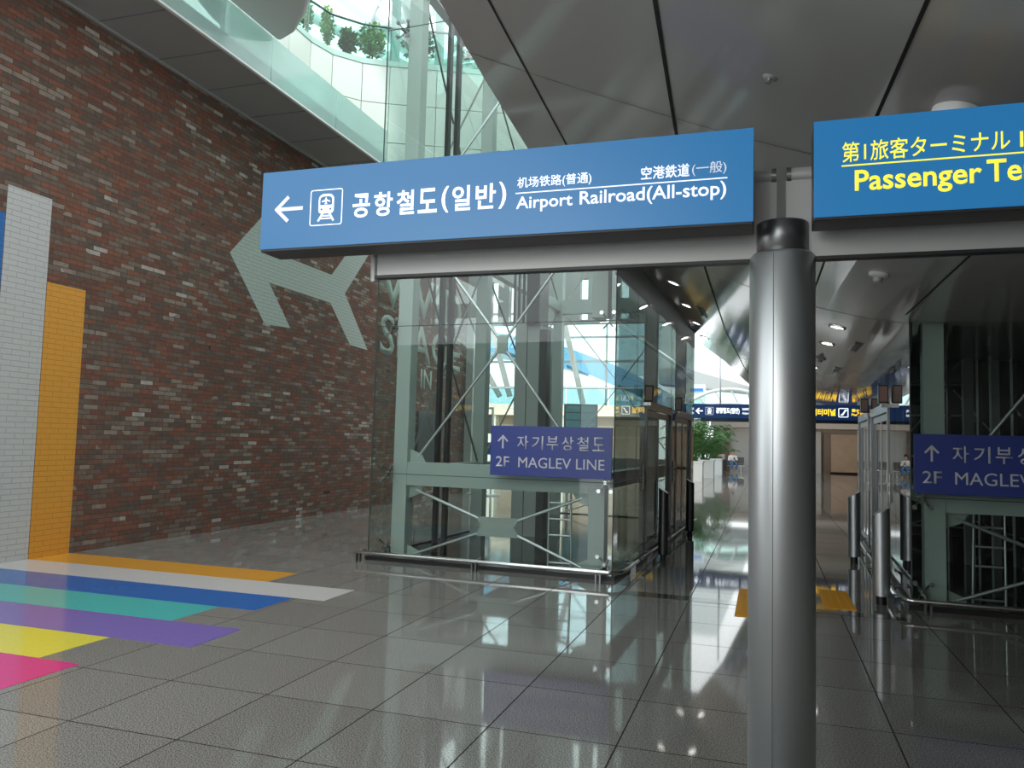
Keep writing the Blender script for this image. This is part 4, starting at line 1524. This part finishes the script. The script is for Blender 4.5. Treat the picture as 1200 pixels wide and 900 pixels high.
top, bot = arc_pts(-4.8, 0.6, 2.9, 5.6, 3.5, 0), arc_pts(-4.8, 0.6, 2.2, 4.9, 2.7, 0)
MB().tube(top, 0.09, 8).build('upper_rail', WHITE, t)
MB().tube(bot, 0.09, 8).build('lower_rail', WHITE, t)
b = MB()
for i in range(len(top) - 1):
    b.add([top[i], top[i + 1], bot[i + 1], bot[i]], [(0, 1, 2, 3)])
b.build('side_glass', GLASS2, t)
for i in range(2, len(top) - 1, 2):
    MB().tube([top[i], bot[min(i + 1, 14)]], 0.05, 8).build('strut', WHITE, t)
b = MB()
b.prism([(-4.8, 0.2, 2.9)] + [(x, 0.2, max(z - 0.05, 2.98)) for x, y, z in bot] + [(0.6, 0.2, 2.9)], (0, 2.0, 0))
b.build('deck_side', WHITE, t)
b = MB()
b.box((-2.0, 0.15, 2.95), (0.6, 0.2, 3.25))
b.build('grey_band', LGREY, t)
t = thing('blue_banner', 'small blue sign on the white wall beside the left lift shaft', 'sign', (-3.75, 45.4, 4.6))
MB().box((-0.35, 0, 0), (0.35, 0.05, 0.16)).build('face', mat('banner_blue', (0.05, 0.25, 0.7), 0.4), t)
MB().box((-0.4, 0.05, -0.03), (0.4, 0.1, 0.19)).build('back_box', WHITE, t)
b = MB()
b.box((-4.9, 45.5, 0), (-3.3, 46, 5.0))
struct(b.build('trim_8', OFFW), 'white wall end behind the planters', 'wall end')

# ------------------------------------------------------------------ bright hall seen through the left lift shaft
b = MB()
b.box((-22, 31.0, 2.62), (-4.6, 33.5, 3.05))
struct(b.build('trim_9', mat('cream_slab', (0.72, 0.66, 0.57), 0.5)), 'cream mezzanine slab seen through the left lift shaft', 'mezzanine')
b = MB()
b.box((-22, 33.3, 0), (-4.6, 33.5, 2.62))
for x in (-20, -17, -14, -11.2, -8.2):
    b.box((x - 0.25, 31.6, 0), (x + 0.25, 32.0, 2.62), 1)
b.box((-22, 33.26, 1.75), (-4.6, 33.3, 1.85), 2)
b.box((-22, 33.26, 2.2), (-4.6, 33.3, 2.28), 2)
struct(b.build('wall_far_left', [BEIGE, OFFW, mat('light_strip_paint', (0.8, 0.76, 0.7), 0.5)]))
t = thing('mezzanine_balustrade', 'pale teal glass balustrade on the cream mezzanine', 'balustrade', (0, 31.1, 3.05))
for k in range(9):
    x = -20 + k * 1.75
    MB().box((x, 0, 0.02), (x + 1.70, 0.02, 0.68)).build('glass_panel', MATS.get('grey_teal_glass') or glass_mat('grey_teal_glass', (0.60, 0.73, 0.74)), t)
MB().tube([(-20, 0.01, 0.70), (-4.6, 0.01, 0.70)], 0.03, 8).build('handrail', STEEL, t)
t = thing('window_wall', 'tall window wall with thin mullions behind the left lift shaft', 'window wall', (0, 36, 0))
MBm = mat('mullion_grey', (0.30, 0.32, 0.33), 0.4)
for z in (4.1, 5.35, 6.5, 7.7, 9.4):
    MB().box((-26, 0, z - 0.05), (-4.6, 0.1, z + 0.05)).build('transom', MBm, t)
for k in range(11):
    x = -26 + k * 2.1
    MB().box((x - 0.04, 0, 3.0), (x + 0.04, 0.1, 10)).build('mullion', MBm, t)
for x0, z0, x1, z1 in ((-14.3, 7.6, -11.9, 3.6), (-12.6, 7.6, -11.4, 3.6), (-9.0, 7.6, -7.9, 3.3), (-18, 3.6, -15.5, 8)):
    MB().tube([(x0, -1.2, z0), (x1, -1.2, z1)], 0.13, 10).build('raking_strut', mat('strut_grey', (0.42, 0.40, 0.39), 0.4), t)
MB().box((-26, 0.04, 3.05), (-4.6, 0.06, 9.9)).build('glazing', glass_mat('window_glass', (0.86, 0.95, 0.98)), t)
# curved blue terminal roof outside
b = MB()
pts = [(-26, 8.6), (-20, 8.4), (-15, 7.9), (-11, 7.0), (-8, 5.9), (-5.5, 4.6)]
for (xa, za), (xb, zb) in zip(pts, pts[1:]):
    b.prism([(xa, 44, za), (xb, 44, zb), (xb, 44, zb - 1.2), (xa, 44, za - 1.0)], (0, 6, 0))
tag(b.build('terminal_roof', SKYBLUE), 'pale blue curved roof outside the window wall', 'roof')
t = thing('flight_board', 'dark flight information board under the mezzanine, seen through the left lift shaft', 'information board', (-6.5, 28.3, 0.32), 0.25)
MB().box((-0.62, 0, 1.45), (0.62, 0.12, 2.65)).build('casing', DGREY, t, 0.01)
for i in range(2):
    for j in range(4):
        MB().box((-0.55 + i * 0.57, -0.005, 1.52 + j * 0.275), (-0.02 + i * 0.57, 0.0, 1.76 + j * 0.275)).build('screen', mat('board_screen', (0.02, 0.05, 0.06), 0.2, 0, 0.5, (0.10, 0.22, 0.24), 0.5), t)
for x in (-0.45, 0.45):
    MB().box((x - 0.05, 0.03, -0.32), (x + 0.05, 0.09, 1.45)).build('leg', DGREY, t)

# vertical fin screen above the bright hall
t = thing('fin_screen', 'grey vertical fin screen with bright slits, behind the left lift shaft', 'fin screen', (0, 21.5, 0))
FIN = mat('fin_grey', (0.34, 0.36, 0.35), 0.5)
x = -8.2
k = 0
while x < -1.6:
    w = (0.50, 0.34, 0.42, 0.62)[k % 4]
    MB().box((x, 0, 4.98), (min(x + w, -1.55), 0.25, 9.2)).build('fin', FIN, t)
    x += w + (0.22, 0.16, 0.24, 0.18)[k % 4]
    k += 1
MB().box((-8.2, -0.03, 4.92), (-1.55, 0.28, 5.02)).build('bottom_rail', FIN, t)
MB().box((-8.42, 0.0, 0), (-8.2, 0.22, 9.2)).build('post', FIN, t)
MB().box((-8.2, 0.02, 6.2), (-1.55, 0.22, 6.45)).build('middle_rail', FIN, t)

# ------------------------------------------------------------------ added walls and roof that hold back daylight
b = MB()
b.box((-22, -7.6, 0), (-7.2, -7.3, 5.0))
b.box((-2.2, -7.6, 0), (9, -7.3, 4.5))  # both unseen, added to cut rear daylight in glass and steel reflections
struct(b.build('wall_block_behind', mat('rear_block_grey', (0.12, 0.12, 0.115), 0.6)))
b = MB()
b.box((-0.4, 31.2, 5.2), (9.3, 60, 5.5))  # unseen slab added to keep sky light off the far floor
struct(b.build('trim_10', mat('sky_block', (0.45, 0.45, 0.44), 0.5)), 'unseen grey roof slab added over the far hall to block sky light', 'roof slab')
b = MB()
b.box((2.6, 17.2, 0), (9, 17.4, 2.9))  # added near-black backing, stands in for missing daylight behind the right shaft
struct(b.build('wall_dark_backing', mat('dark_backing', (0.014, 0.018, 0.016), 0.5)))
b = MB()
b.box((9.0, -8, 0), (9.3, 54, 4.5))  # unseen wall added to dim the right side
struct(b.build('wall_block_right', mat('right_block_grey', (0.16, 0.165, 0.16), 0.6)))
